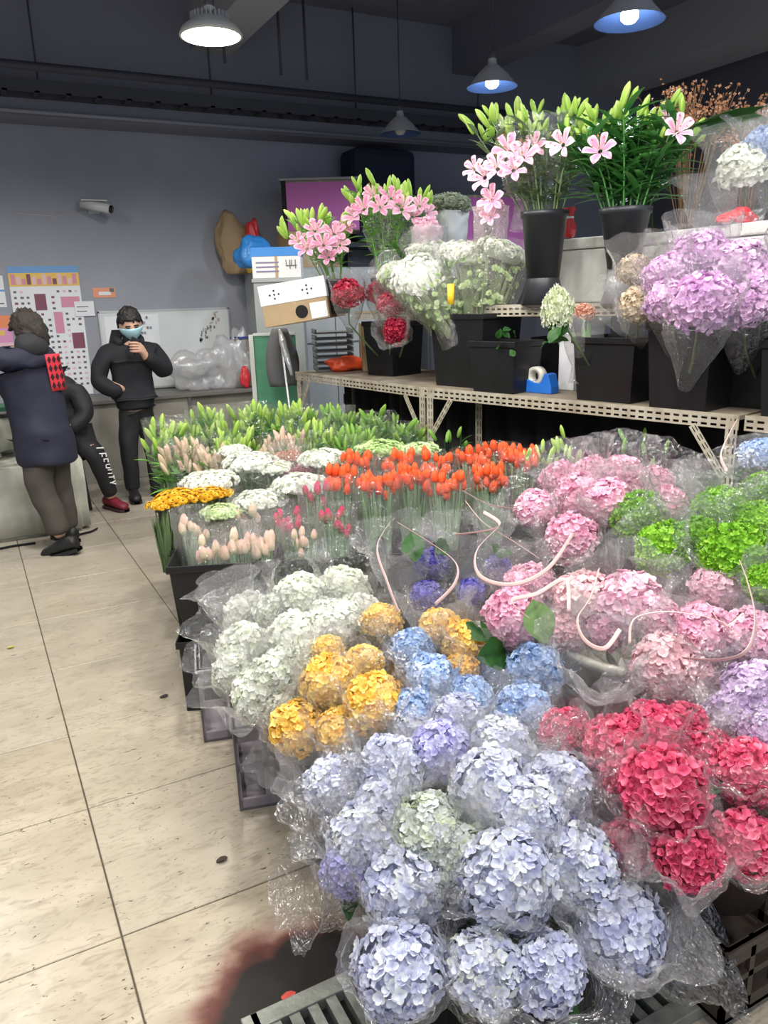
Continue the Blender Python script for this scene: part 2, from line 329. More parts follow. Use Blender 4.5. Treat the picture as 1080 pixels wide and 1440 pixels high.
# whiteboard
t = thing('whiteboard', 'white dry-erase board with grey edge hanging behind the masked person', 'whiteboard', (1.87, WY-.004, .80))
mb = MB().box((-.64, -.02, 0), (.66, -.003, .765)); mb.build('board', mat('board_white', (.66, .69, .70), .25, var=.08, vscale=3), t)
mb = MB()
for q in ((-.65, -.025, .755, .67, 0, .775), (-.65, -.025, -.01, .67, 0, .01), (-.65, -.025, 0, -.637, 0, .77), (.657, -.025, 0, .67, 0, .77)): mb.box(q[:3], q[3:])
mb.build('edge_profile', mat('alu', (.55, .56, .57), .35, .5), t)
mb = MB()
rr = random.Random(5)
for k in range(26):
    u = k/26; x = .33+.22*u+rr.uniform(-.02, .02); z = .42+.28*u+rr.uniform(-.05, .04); flat(mb, x, z, x+.012+.02*rr.random(), z+.01+.03*rr.random(), -.0205, rr.choice([0, 1]), .001)
mb.build('ink_drawing', [mat('ink', (.16, .15, .15), .6), mat('ink_brown', (.42, .36, .32), .6)], t)
for (x0, z0, x1, z1, lb) in ((1.27, 1.10, 1.52, 1.52, 'curling white paper taped at the corner of the whiteboard'), (1.56, 1.22, 1.80, 1.53, 'white paper with a printed spot taped behind the masked person')):
    mb = MB(); n = 6
    V = [(lerp(x0, x1, i/n), WY-.028-.02*math.sin(PI*i/n)*(j/n), lerp(z1, z0, j/n)) for j in range(n+1) for i in range(n+1)]
    cx, cz = (x0+x1)/2, (z0+z1)/2
    V = [(a-cx, b-(WY-.02), c-z0) for a, b, c in V]
    mb.add(V, [(j*(n+1)+i, j*(n+1)+i+1, (j+1)*(n+1)+i+1, (j+1)*(n+1)+i) for j in range(n) for i in range(n)])
    t = thing('paper_sheet', lb, 'paper', (cx, WY-.02, z0)); mb.build('sheet', white, t, solid=.001)
    mb = MB()
    for k in range(7): x = -.07+.03*(k % 4); z = .12+.05*(k//2); flat(mb, x, z, x+.018, z+.022, -.03, k % 2, .002)
    mb.build('print', [mat('ink', (.16, .15, .15)), mat('print_blue', (.2, .25, .42), .6)], t)
# ------------------------------------------------ counters
M_conc = mat('worn_stone', (.46, .46, .39), .75, var=.3, vscale=5, bump=.5, bscale=12)
t = thing('counter', 'long counter with worn pale panel front and dark top edge along the back wall', 'counter', (1.9, 7.95, 0))
MB().box((-1.6, -.27, 0), (-.02, .33, .74)).box((-.02, -.22, 0), (.80, .33, .74)).build('carcass', mat('counter_panel', (.33, .31, .27), .6, var=.3, vscale=4), t, bevel=.004)
MB().box((-1.62, -.31, .74), (.81, .34, .775)).build('countertop', mat('counter_top', (.16, .15, .14), .5), t, bevel=.004)
MB().box((-.03, -.30, 0), (.0, -.20, .74)).build('end_post', mat('counter_post', (.10, .10, .10), .6), t)
# ================================================================== flower meshes
def np_mesh(name, V, F, T, MI=None, smooth=True, nm=1):
    me = bpy.data.meshes.new(name); V = np.asarray(V, np.float32); F = np.asarray(F, np.int32)
    me.vertices.add(len(V)); me.vertices.foreach_set('co', V.ravel()); me.loops.add(F.size); me.loops.foreach_set('vertex_index', F.ravel())
    me.polygons.add(len(F)); me.polygons.foreach_set('loop_start', np.arange(len(F), dtype=np.int32)*F.shape[1]); me.polygons.foreach_set('loop_total', np.full(len(F), F.shape[1], np.int32))
    for k in range(nm): me.materials.append(None)
    if MI is not None: me.polygons.foreach_set('material_index', np.asarray(MI, np.int32))
    me.polygons.foreach_set('use_smooth', [smooth]*len(F)); me.update(calc_edges=True)
    a = me.attributes.new('tint', 'FLOAT', 'POINT'); a.data.foreach_set('value', np.asarray(T, np.float32)); return me
def petal_grid(L, W, prof, cup, curl, nu=3, nv=2, z0=0):
    """petal lying along +x; returns verts, faces, tint along its length"""
    V = []; T = []
    for i in range(nu+1):
        u = i/nu; w = np.interp(u, np.linspace(0, 1, len(prof)), prof)*W/2
        for j in range(nv+1):
            v = -1+2*j/nv; V.append((u*L, v*w, z0+curl*u*u*L+cup*abs(v)*w)); T.append(u)
    F = [(i*(nv+1)+j, (i+1)*(nv+1)+j, (i+1)*(nv+1)+j+1, i*(nv+1)+j+1) for i in range(nu) for j in range(nv)]
    return V, F, T
def ring(n, pv, tilt=0, jit=0, ang0=0, r=random):
    V, F, T = [], [], []
    for k in range(n):
        a = ang0+2*PI*k/n+r.uniform(-jit, jit); M = Matrix.Rotation(a, 3, 'Z') @ Matrix.Rotation(-tilt+r.uniform(-jit, jit), 3, 'Y')
        o = len(V); V += [tuple(M @ Vector(p)) for p in pv[0]]; F += [tuple(i+o for i in f) for f in pv[1]]; T += pv[2]
    return V, F, T
def scatter(name, pts, nrms, protos, size, seed=0, tjit=.5, core=None, tilt=.35, nmats=1, tbase=.25, tslope=.35):
    r = np.random.default_rng(seed); VV, FF, TT, MM = [], [], [], []; o = 0
    for p, n in zip(pts, nrms):
        pv, pf, pt, pm = protos[r.integers(len(protos))]
        n = n+r.normal(0, tilt, 3)*.7; n /= np.linalg.norm(n)
        a = np.cross(n, r.normal(0, 1, 3)); a /= np.linalg.norm(a); b = np.cross(n, a)
        s = size*r.uniform(.8, 1.2)
        X = pv*s; VV.append(p+X[:, :1]*a+X[:, 1:2]*b+X[:, 2:3]*n); FF.append(pf+o); o += len(pv)
        TT.append(np.clip(tbase+pt*tslope+r.uniform(-tjit, tjit)*.5, 0, 1)); MM.append(pm)
    if core is not None:
        cv, cf = core; VV.append(cv); FF.append(cf+o); TT.append(np.full(len(cv), .35)); MM.append(np.zeros(len(cf), int))
    return np_mesh(name, np.concatenate(VV), np.concatenate(FF), np.concatenate(TT), np.concatenate(MM), nm=nmats)
def proto(n, L, W, prof, cup, curl, tilt=0, jit=.1, seed=0, layers=1, disc=None, nu=3, nv=2):
    r = random.Random(seed); V, F, T, M = [], [], [], []
    for l in range(layers):
        v, f, t = ring(n, petal_grid(L*(1-.28*l), W, prof, cup, curl, nu, nv, .08*l), tilt+.3*l, jit, l*.3+r.random(), r); o = len(V)
        V += v; F += [tuple(i+o for i in q) for q in f]; T += t; M += [0]*len(f)
    if disc:
        o = len(V); V += [(disc*math.cos(2*PI*k/8), disc*math.sin(2*PI*k/8), .10) for k in range(8)]+[(disc*.5*math.cos(2*PI*k/8), disc*.5*math.sin(2*PI*k/8), .22) for k in range(8)]; T += [0]*16
        q = [(o+k, o+(k+1) % 8, o+8+(k+1) % 8, o+8+k) for k in range(8)]+[(o+8, o+9, o+10, o+11), (o+8, o+11, o+12, o+15), (o+12, o+13, o+14, o+15)]
        F += q; M += [1]*len(q)
    return np.array(V), np.array(F), np.array(T), np.array(M)
def sphere_pts(n, zmin=-.5, sq=(1, 1, 1), lump=.08, seed=0):
    k = np.arange(n)+.5; N2 = n/((1-zmin)/2); z = 1-2*k/N2; a = PI*(1+5**.5)*k; s = np.sqrt(np.clip(1-z*z, 0, 1))
    P = np.stack([s*np.cos(a), s*np.sin(a), z], 1); r = np.random.default_rng(seed); P += r.normal(0, .04, P.shape); P /= np.linalg.norm(P, axis=1)[:, None]
    d = np.array([1+lump*2*noise.noise(Vector(p)*1.7+Vector((seed*3.1, 0, 0)))+r.normal(0, .035) for p in P])
    return P*d[:, None]*np.array(sq), P
def core_mesh(R, sq, zmin=-.7, n=10):
    V = []
    for i in range(n//2+1):
        th = PI*i/(n//2)*.78
        for k in range(n): a = 2*PI*k/n; V.append((R*math.sin(th)*math.cos(a)*sq[0], R*math.sin(th)*math.sin(a)*sq[1], R*math.cos(th)*sq[2]))
    F = [(i*n+k, i*n+(k+1) % n, (i+1)*n+(k+1) % n, (i+1)*n+k) for i in range(n//2) for k in range(n)]
    return np.array(V), np.array(F)
# hydrangea heads (unit radius)
hp = [proto(4, 1, 1.0, [.3, .75, .95, 1.0, .85, .4], .30, -.25 if s % 2 else .25, .10+.12*s, .22, s, nu=5, nv=4) for s in range(4)]
HYD = []
for s in range(5):
    sq = [(1, 1, .88), (1.05, .95, .9), (.95, 1.05, .84), (1, 1, 1), (1.1, .95, .86)][s]
    P, Nn = sphere_pts(270, -.55, sq, .09, s)
    HYD.append(scatter('hydrangea_head', P, Nn, hp, .165, s, .7, core_mesh(.88, sq), tilt=.55, tslope=.45, tbase=.2))
hp2 = [proto(4, 1, .8, [.3, .9, 1.0, .7, .2], .5, .35, .35, .25, s+9, nu=3) for s in range(4)]
GRN = []
for s in range(3):                                      # tight frilly green heads
    sq = (1, 1, .8); P, Nn = sphere_pts(330, -.45, sq, .08, s+20); GRN.append(scatter('green_head', P, Nn, hp2, .15, s+20, .7, core_mesh(.87, sq), tilt=.6))
FRL = []
for s in range(3):                                      # looser large-petalled pink heads
    sq = (1, 1, .85); P, Nn = sphere_pts(230, -.5, sq, .1, s+30); FRL.append(scatter('frilled_head', P, Nn, [proto(4, 1, 1.05, [.3, .9, 1.05, 1.0, .65, .2], .4, .25, .45, .3, q, nu=5) for q in range(4)], .185, s+30, .6, core_mesh(.86, sq), tilt=.5))
mp_ = [proto(11, 1, .36, [.4, .9, 1, .5], .2, .1, .25, .1, s, 3) for s in range(2)]
MUM = []
for s in range(3):                                      # flat-topped sprays of small chrysanthemums
    sq = (1, 1, .5); P, Nn = sphere_pts(75, .0, sq, .06, s+40); MUM.append(scatter('mum_spray', P, Nn*np.array([.6, .6, 1]), mp_, .165, s+40, .4, core_mesh(.8, (1, 1, .42)), tilt=.25))
dp = [proto(13, 1, .36, [.4, .9, 1, .5], .1, .1, .1, .08, s, 2, disc=.38) for s in range(2)]
DAI = []
for s in range(2):
    sq = (1, 1, .5); P, Nn = sphere_pts(44, .05, sq, .05, s+50); DAI.append(scatter('daisy_spray', P, Nn*np.array([.6, .6, 1]), dp, .20, s+50, .4, core_mesh(.78, (1, 1, .4)), tilt=.2, nmats=2))
# sleeves: unit head radius, mouth up
def sleeve_mesh(seed, top=1.25, flare=1.35, low=-3.4, squ=.0, ruff=.10, nu=72, nv=30, pinch=.22):
    r = random.Random(seed); V = []; F = []; T = []
    prof = [(low, pinch), (low*.62, .62), (-1.1, 1.0), (-.3, 1.16), (.4, 1.17), (.9, 1.22), (top, flare)]
    zs = [p[0] for p in prof]; rs = [p[1] for p in prof]; ph = r.random()*6; k1 = r.choice([3, 4, 5]); k2 = r.choice([7, 9, 11])
    for j in range(nv+1):
        u = j/nv; z = low+(top-low)*u; rad = float(np.interp(z, zs, rs)); amp = ruff*max(0, (u-.35)/.65)**1.3
        for i in range(nu):
            a = 2*PI*i/nu
            d = noise.noise(Vector((math.cos(a)*2.2+seed, math.sin(a)*2.2, z*1.6)))
            d2 = abs(noise.noise(Vector((math.cos(a)*4.5+seed, math.sin(a)*4.5, z*2.6+5))))
            rr = rad*(1+.10*d-.12*d2+amp*(math.sin(k1*a+ph)*.9+.5*math.sin(k2*a+ph*2+2*u))+.05*abs(noise.noise(Vector((math.cos(a)*9+seed, math.sin(a)*9, z*6)))))
            e = 1+squ*math.cos(2*a+ph)
            zz = z+(.30*ruff*8*noise.noise(Vector((math.cos(a)*1.5, math.sin(a)*1.5, seed))) if j > nv-5 else 0)*(j-nv+5)/5
            V.append((rr*e*math.cos(a), rr/e*math.sin(a), zz)); T.append(u)
    F = [(j*nu+i, j*nu+(i+1) % nu, (j+1)*nu+(i+1) % nu, (j+1)*nu+i) for j in range(nv) for i in range(nu)]
    return np_mesh('sleeve', V, F, T)
SLV = [sleeve_mesh(s, 1.15+.25*(s % 3), 1.3+.12*(s % 4), -3.2, .08*(s % 3), .08+.02*(s % 3)) for s in range(7)]
BIGS = [sleeve_mesh(s+20, 1.7, 1.75, -3.0, .12, .13) for s in range(3)]
TSL = [sleeve_mesh(s+40, 1.5, 1.25, -3.2, .10, .05, 40, 16, .75) for s in range(3)]
# broad leaf (unit length along x)
def leaf_mesh(name, W=.62, prof=(.12, .7, 1, .95, .6, .05), droop=-.35, fold=.25, nu=10, wav=.03):
    V = []; F = []; T = []; nv = 6
    for i in range(nu+1):
        u = i/nu; w = float(np.interp(u, np.linspace(0, 1, len(prof)), prof))*W/2
        for j in range(nv+1):
            v = -1+2*j/nv; V.append((u, v*w, droop*u*u+fold*abs(v)*w+wav*math.sin(u*22+abs(v)*3)*abs(v))); T.append(.3+.4*(abs(v) > .1)+.2*math.sin(u*22+abs(v)*5)*.5)
    F = [(i*(nv+1)+j, (i+1)*(nv+1)+j, (i+1)*(nv+1)+j+1, i*(nv+1)+j+1) for i in range(nu) for j in range(nv)]
    return np_mesh(name, V, F, T)
LEAF = leaf_mesh('broad_leaf')
# tulip head (unit length up z)
def tulip_mesh(seed):
    V = []; F = []; T = []; n = 18
    prof = [(.10, 0), (.22, .06), (.28, .22), (.29, .42), (.25, .65), (.17, .85), (.07, .98)]
    for j, (r_, z) in enumerate(prof):
        for k in range(n):
            a = 2*PI*k/n; lobe = math.cos(3*a+seed)
            rr = r_*(1+.10*abs(math.sin(3*a+seed))); zz = z+(.09*lobe*z if j > 3 else 0); V.append((rr*math.cos(a), rr*math.sin(a), zz)); T.append(z*.9+.08*lobe)
    F = [(j*n+k, j*n+(k+1) % n, (j+1)*n+(k+1) % n, (j+1)*n+k) for j in range(len(prof)-1) for k in range(n)]
    return np_mesh('tulip_head', V, F, T)
TUL = [tulip_mesh(s) for s in range(2)]
def bud_mesh():
    V = []; F = []; T = []; n = 12
    prof = [(.03, 0), (.10, .08), (.13, .3), (.14, .55), (.12, .78), (.05, .95), (.005, 1)]
    for j, (r_, z) in enumerate(prof):
        for k in range(n): a = 2*PI*k/n; rr = r_*(1+.12*math.cos(3*a)); V.append((rr*math.cos(a)+.05*z*z, rr*math.sin(a), z)); T.append(.25+.5*z+.15*math.cos(3*a))
    F = [(j*n+k, j*n+(k+1) % n, (j+1)*n+(k+1) % n, (j+1)*n+k) for j in range(len(prof)-1) for k in range(n)]
    return np_mesh('lily_bud', V, F, T)
BUD = bud_mesh()
def lily_mesh(seed):
    r = random.Random(seed); V, F, T, MI = [], [], [], []
    for k in range(6):
        nu, nv = 7, 4; W = .56 if k % 2 else .42; a = 2*PI*k/6+r.uniform(-.1, .1)
        c, s = math.cos(a), math.sin(a); o = len(V); rec = r.uniform(.75, 1.15)
        for i in range(nu+1):
            u = i/nu; w = np.interp(u, [0, .25, .5, .75, 1], [.25, .8, 1, .7, .04])*W/2
            x = .12+.88*math.sin(u*1.35*rec)/1.0; z = .75*math.sin(min(u*1.9, 1.55+.0))*.75-.55*rec*max(0, u-.45)**1.5
            for j in range(nv+1):
                v = -1+2*j/nv; px, py, pz = x, v*w, z+.12*abs(v)*w+.02*math.sin(u*14)*abs(v)
                V.append((px*c-py*s, px*s+py*c, pz)); T.append(1-.62*(1-abs(v)**1.5)*min(1, 1.5*(1-u)+.3))
        F += [(o+i*(nv+1)+j, o+(i+1)*(nv+1)+j, o+(i+1)*(nv+1)+j+1, o+i*(nv+1)+j+1) for i in range(nu) for j in range(nv)]; MI += [0]*nu*nv
    for k in range(6):
        a = 2*PI*(k+.5)/6; o = len(V); x0, x1 = .05, .36
        for q in ((x0, -.012, .2), (x0, .012, .2), (x1, .012, .95), (x1, -.012, .95), (x1-.05, -.035, .93), (x1-.05, .035, .93), (x1+.07, .035, .98), (x1+.07, -.035, .98)):
            V.append((q[0]*math.cos(a)-q[1]*math.sin(a), q[0]*math.sin(a)+q[1]*math.cos(a), q[2])); T.append(.9)
        F += [(o, o+1, o+2, o+3), (o+4, o+5, o+6, o+7)]; MI += [1, 2]
    return np_mesh('lily_flower', V, F, T, MI, nm=3)
LILY = [lily_mesh(s) for s in range(3)]

# petal colours
def pm(name, *cs, **k): return petal(name, [(i/(len(cs)-1), c) for i, c in enumerate(cs)], **k)
P_lav = pm('petal_lavender_blue', (.52, .54, .74), (.66, .68, .84), (.80, .82, .90), (.76, .79, .66))
P_vio = pm('petal_violet_blue', (.44, .42, .78), (.58, .57, .86), (.74, .73, .92))
P_crm = pm('petal_cream_blue', (.66, .72, .50), (.74, .77, .72), (.74, .77, .86))
P_blu = pm('petal_sky_blue', (.32, .48, .78), (.48, .63, .88), (.68, .78, .93))
P_yel = pm('petal_yellow', (.96, .56, .08), (1.0, .74, .18), (1.0, .88, .45))
P_wht = pm('petal_greenish_white', (.80, .84, .66), (.92, .94, .85), (.97, .97, .94))
P_hot = pm('petal_hot_pink', (.66, .06, .16), (.86, .16, .29), (.93, .38, .48))
P_pnk = pm('petal_pink', (.82, .36, .52), (.93, .56, .70), (.95, .76, .82))
P_pal = pm('petal_pale_pink', (.84, .50, .56), (.92, .64, .69), (.94, .80, .76))
P_lil = pm('petal_lilac', (.52, .36, .62), (.70, .54, .76), (.84, .72, .88))
P_ros = pm('petal_rose_lilac', (.58, .32, .60), (.78, .50, .76), (.88, .68, .85))
P_grn = pm('petal_lime_green', (.10, .28, .015), (.24, .52, .03), (.44, .72, .10), trans=.2)
P_bei = pm('petal_beige', (.48, .38, .26), (.64, .52, .37), (.78, .68, .52))
P_cri = pm('petal_crimson', (.30, .01, .04), (.55, .03, .08), (.75, .20, .25))
P_dpb = pm('petal_deep_blue', (.10, .09, .42), (.20, .18, .62), (.35, .32, .78))
P_mum = pm('petal_mum_white', (.74, .79, .60), (.93, .94, .87), (.97, .97, .94))
P_mgr = pm('petal_mum_green', (.40, .62, .20), (.66, .80, .42), (.85, .90, .68))
P_brn = pm('petal_dusty_orange', (.42, .15, .09), (.60, .28, .18), (.72, .45, .32))
P_mar = pm('petal_dusky_maroon', (.18, .05, .08), (.32, .12, .15), (.45, .24, .26))
P_dai = pm('petal_golden', (.70, .33, .01), (.92, .55, .03), (.98, .72, .15))
P_otu = pm('tulip_orange', (.75, .20, .04), (.95, .13, .03), (1.0, .22, .08), trans=.35)
P_ptu = pm('tulip_peach', (.80, .82, .50), (.95, .76, .58), (.95, .62, .55), trans=.35)
P_rtu = pm('tulip_red', (.35, .40, .15), (.60, .08, .14), (.70, .06, .16), trans=.3)
P_bud = pm('bud_green', (.20, .42, .05), (.40, .62, .10), (.66, .78, .28), trans=.25)
P_budp = pm('bud_pinkish', (.45, .50, .20), (.75, .60, .42), (.82, .52, .45), trans=.25)
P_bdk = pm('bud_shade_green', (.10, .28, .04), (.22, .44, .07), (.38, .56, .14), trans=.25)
P_lpk = pm('lily_pink', (.70, .12, .35), (.86, .38, .56), (.94, .72, .80))
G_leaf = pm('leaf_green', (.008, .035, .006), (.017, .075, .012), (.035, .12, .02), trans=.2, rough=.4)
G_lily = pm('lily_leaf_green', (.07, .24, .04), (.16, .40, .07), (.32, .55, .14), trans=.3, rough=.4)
G_tul = pm('tulip_leaf_green', (.14, .32, .12), (.28, .48, .22), (.44, .62, .36), trans=.3, rough=.45)
G_dull = pm('dull_stem_green', (.08, .15, .06), (.16, .25, .11), (.28, .36, .18), trans=.2, rough=.5)
M_disc = mat('daisy_centre', (.07, .03, .012), .8)
F_clear = film('clear_cellophane', .045, .5)
F_clear2 = film('crinkled_cellophane', .08, .6, bscale=7, bstr=1.0)
F_haze = film('cloudy_film', .10, .35, bscale=4, bstr=.8, rough=.12)
F_misty = film('misty_film', .06, .4, bscale=5, bstr=.9, rough=.1)
M_bkt = mat('black_plastic', (.010, .010, .012), .38, spec=.4, var=.3, vscale=6)
M_bkt2 = mat('dark_grey_plastic', (.022, .024, .03), .4)

def tube_mesh(pts, r, n=6): return MB().tube(pts, r, n).mesh('stem', [None])
HB = {'hyd': HYD, 'grn': GRN, 'frl': FRL}
nhy = [0]
def bloom(px, py, z, R, m, label, base, group, kind='hyd', wrap=1, leaves=1, lean=.5, stemto=None, cat='hydrangea', name='wrapped_hydrangea', d=None, axis=None, film_=None):
    """one stem in its cellophane sleeve"""
    c = PD(px, py, d) if d else PZ(px, py, z)
    i = nhy[0]; nhy[0] += 1; b = Vector(base)
    out = Vector((c.x-b.x, c.y-b.y, 0))
    ax = Vector(axis) if axis else (Vector((0, 0, 1))+out*(lean*3.0)+Vector((-c.x, -c.y, 0)).normalized()*.30+vr(.12))
    ax.normalize()
    foot = Vector((b.x+rnd.uniform(-.04, .04), b.y+rnd.uniform(-.04, .04), b.z))
    t = thing(name, label, cat, foot, 0, group); h = c-foot
    q = toq(ax, rnd.random()*6)
    use('flower_head', HB[kind][i % len(HB[kind])], m, t, h, q, R)
    k = h-ax*R*.7
    pts = [Vector((0, 0, 0)), lerp(Vector((0, 0, 0)), k-ax*R*1.6, .5)+Vector((0, 0, -.01)), k-ax*R*1.6, k]
    o = use('stem', tube_mesh(pts, [.006, .006, .005, .005]), G_dull, t)
    for l in range(leaves):
        a = rnd.random()*2*PI; u = ax.orthogonal().normalized(); u.rotate(Quaternion(ax, a))
        dirv = (u+ax*.25).normalized(); qq = Vector((1, 0, 0)).rotation_difference(dirv)
        use('leaf', LEAF, G_leaf, t, k-ax*R*.25, qq, R*rnd.uniform(1.1, 1.5))
    if wrap:
        S = (BIGS if wrap == 2 else SLV); fm = film_ or (F_clear if i % 3 else F_clear2)
        use('cellophane_sleeve', S[i % len(S)], fm, t, h, toq(ax+vr(.08), rnd.random()*6), R*rnd.uniform(.98, 1.1))
    return t
def bucket(name, p, r, h, label, m=None, taper=.8, group=None, cat='bucket', rim=.012, square=False, rz=0, wy=None):
    """open tub or bin with rim; p is the base centre"""
    t = thing(name, label, cat, p, rz, group); m = m or M_bkt
    if square:
        wy = wy or r; mb = MB()
        def lv(s, z): return [(-r*s, -wy*s, z), (r*s, -wy*s, z), (r*s, wy*s, z), (-r*s, wy*s, z)]
        L = [lv(taper, 0), lv(.97, h-.035), lv(1.0, h-.03), lv(1.03, h-.03), lv(1.03, h), lv(.99, h), lv(.95, h-.04), lv(taper*.97, .01)]
        V = sum(L, []); F = [(j*4+k, j*4+(k+1) % 4, (j+1)*4+(k+1) % 4, (j+1)*4+k) for j in range(len(L)-1) for k in range(4)]+[(3, 2, 1, 0), (28, 29, 30, 31)]
        mb.add(V, F); mb.build('bin_body', m, t, bevel=.006)
    else:
        MB().lathe([(0, 0), (r*taper, 0), (r*.97, h-.03), (r*1.05, h-.025), (r*1.06, h-.004), (r*1.02, h), (r*.97, h-.004), (r*.95, h-.03), (r*taper*.95, .012), (0, .012)], 32).build('tub_body', m, t, True)
    return t
# ================================================================== drain grate, crates and tubs under the hydrangeas
M_grate = mat('grate_metal', (.30, .31, .27), .5, .3, var=.5, vscale=9, bump=.3)
t = thing('drain_grate', 'long dirty metal drain grate with slats across the floor under the pale blue hydrangeas', 'grate', (1.6, 1.17, 0))
MB().box((-1.25, .20, 0), (1.8, .245, .035)).box((-1.25, -.245, 0), (1.8, -.20, .035)).box((-1.27, -.245, 0), (-1.23, .245, .035)).build('grate_frame', M_grate, t, bevel=.003)
mb = MB()
for k in range(66): mb.box((-1.215+k*.0455, -.2, .004), (-1.19+k*.0455, .2, .03))
mb.build('grating', M_grate, t)
MB().box((-1.23, -.2, .001), (1.79, .2, .0035)).build('drain_void', mat('drain_black', (.004, .004, .004), .9), t)
G_pet = 'fallen petals on the floor'
# stacked plastic crates
def crate(p, sx, sy, h, label, m, rz=0, cat='crate', open_=True, name='plastic_crate', group=None, leg=True):
    t = thing(name, label, cat, p, rz, group); mb = MB(); e = .012
    for s in (-1, 1):
        for ax in (0, 1):
            L, D = (sx, sy) if ax == 0 else (sy, sx)
            def bx(a0, a1, z0, z1, th=e):
                if ax == 0: mb.box((a0, s*D-(th if s > 0 else 0), z0), (a1, s*D+(0 if s > 0 else th), z1))
                else: mb.box((s*D-(th if s > 0 else 0), a0, z0), (s*D+(0 if s > 0 else th), a1, z1))
            bx(-L, L, h-.05, h); bx(-L, L, 0, .04); bx(-L, L, h*.48, h*.56)
            n = max(4, int(L/.045))
            for k in range(n+1): x = -L+2*L*k/n; bx(max(-L, x-.008), min(L, x+.008), 0, h)
    mb.build('lattice_wall', m, t)
    MB().box((-sx, -sy, 0), (sx, sy, .01)).build('crate_base', m, t)
    r = MB()
    r.box((-sx-.008, -sy-.008, h-.012), (sx+.008, -sy+.012, h)).box((-sx-.008, sy-.012, h-.012), (sx+.008, sy+.008, h)).box((-sx-.008, -sy, h-.012), (-sx+.012, sy, h)).box((sx-.012, -sy, h-.012), (sx+.008, sy, h))
    r.build('rim', m, t, bevel=.003)
    return t
M_pur = mat('worn_mauve_plastic', (.34, .30, .33), .5, var=.4, vscale=7)
M_brn = mat('dark_brown_plastic', (.04, .028, .022), .5)
crate((.86, 2.33, 0), .24, .21, .30, 'worn mauve lattice crate on the floor under the white hydrangeas', M_pur, -.25)
crate((.86, 2.76, 0), .24, .17, .30, 'worn mauve lattice crate on the floor against the black tulip bins', M_pur, -.25)
bucket('square_bin', (.87, 2.28, .30), .19, .22, 'black bin holding the white hydrangeas, standing on a mauve crate', square=True, rz=-.25)
bucket('flower_tub', (.80, 1.80, 0), .14, .36, 'dark round tub holding the yellow hydrangeas')
bucket('flower_tub', (1.10, 1.72, 0), .14, .42, 'dark round tub under the sky-blue hydrangeas')
bucket('flower_tub', (.72, 1.19, .035), .14, .22, 'dark round tub on the grate under the nearest pale blue hydrangeas')
bucket('flower_tub', (1.03, 1.12, .035), .15, .27, 'dark round tub on the drain grate, half hidden by a sleeve of pale blue hydrangeas')
bucket('flower_tub', (.86, 1.42, 0), .13, .34, 'dark round tub behind the grate in the middle of the pale blue hydrangeas')
crate((1.42, 1.02, .035), .17, .15, .20, 'dark brown crate standing on the drain grate under the hot pink hydrangeas', M_brn)
bucket('flower_tub', (1.40, 1.04, .235), .15, .26, 'dark brown tub holding the hot pink hydrangeas', M_brn)
crate((1.66, 1.52, 0), .26, .26, .36, 'black crate on the floor under the round beige tub', M_bkt)
M_beige = mat('beige_plastic', (.58, .56, .47), .45)
bucket('round_tub', (1.64, 1.50, .36), .29, .30, 'large round tub with a pale beige rim holding the light pink hydrangeas', M_beige, .8)
crate((2.05, 1.95, 0), .26, .30, .46, 'black crate on the floor under the rear pink hydrangeas', M_bkt)
bucket('square_bin', (2.0, 1.98, .46), .22, .27, 'black bin holding the rear pink hydrangeas', square=True)
crate((2.25, 1.40, 0), .22, .24, .46, 'black crate on the floor under the lime green hydrangeas', M_bkt)
bucket('square_bin', (2.15, 1.42, .46), .24, .27, 'black bin holding the lime green hydrangeas', square=True)
bucket('flower_tub', (1.86, .98, 0), .15, .52, 'tall dark tub holding the lilac hydrangeas')

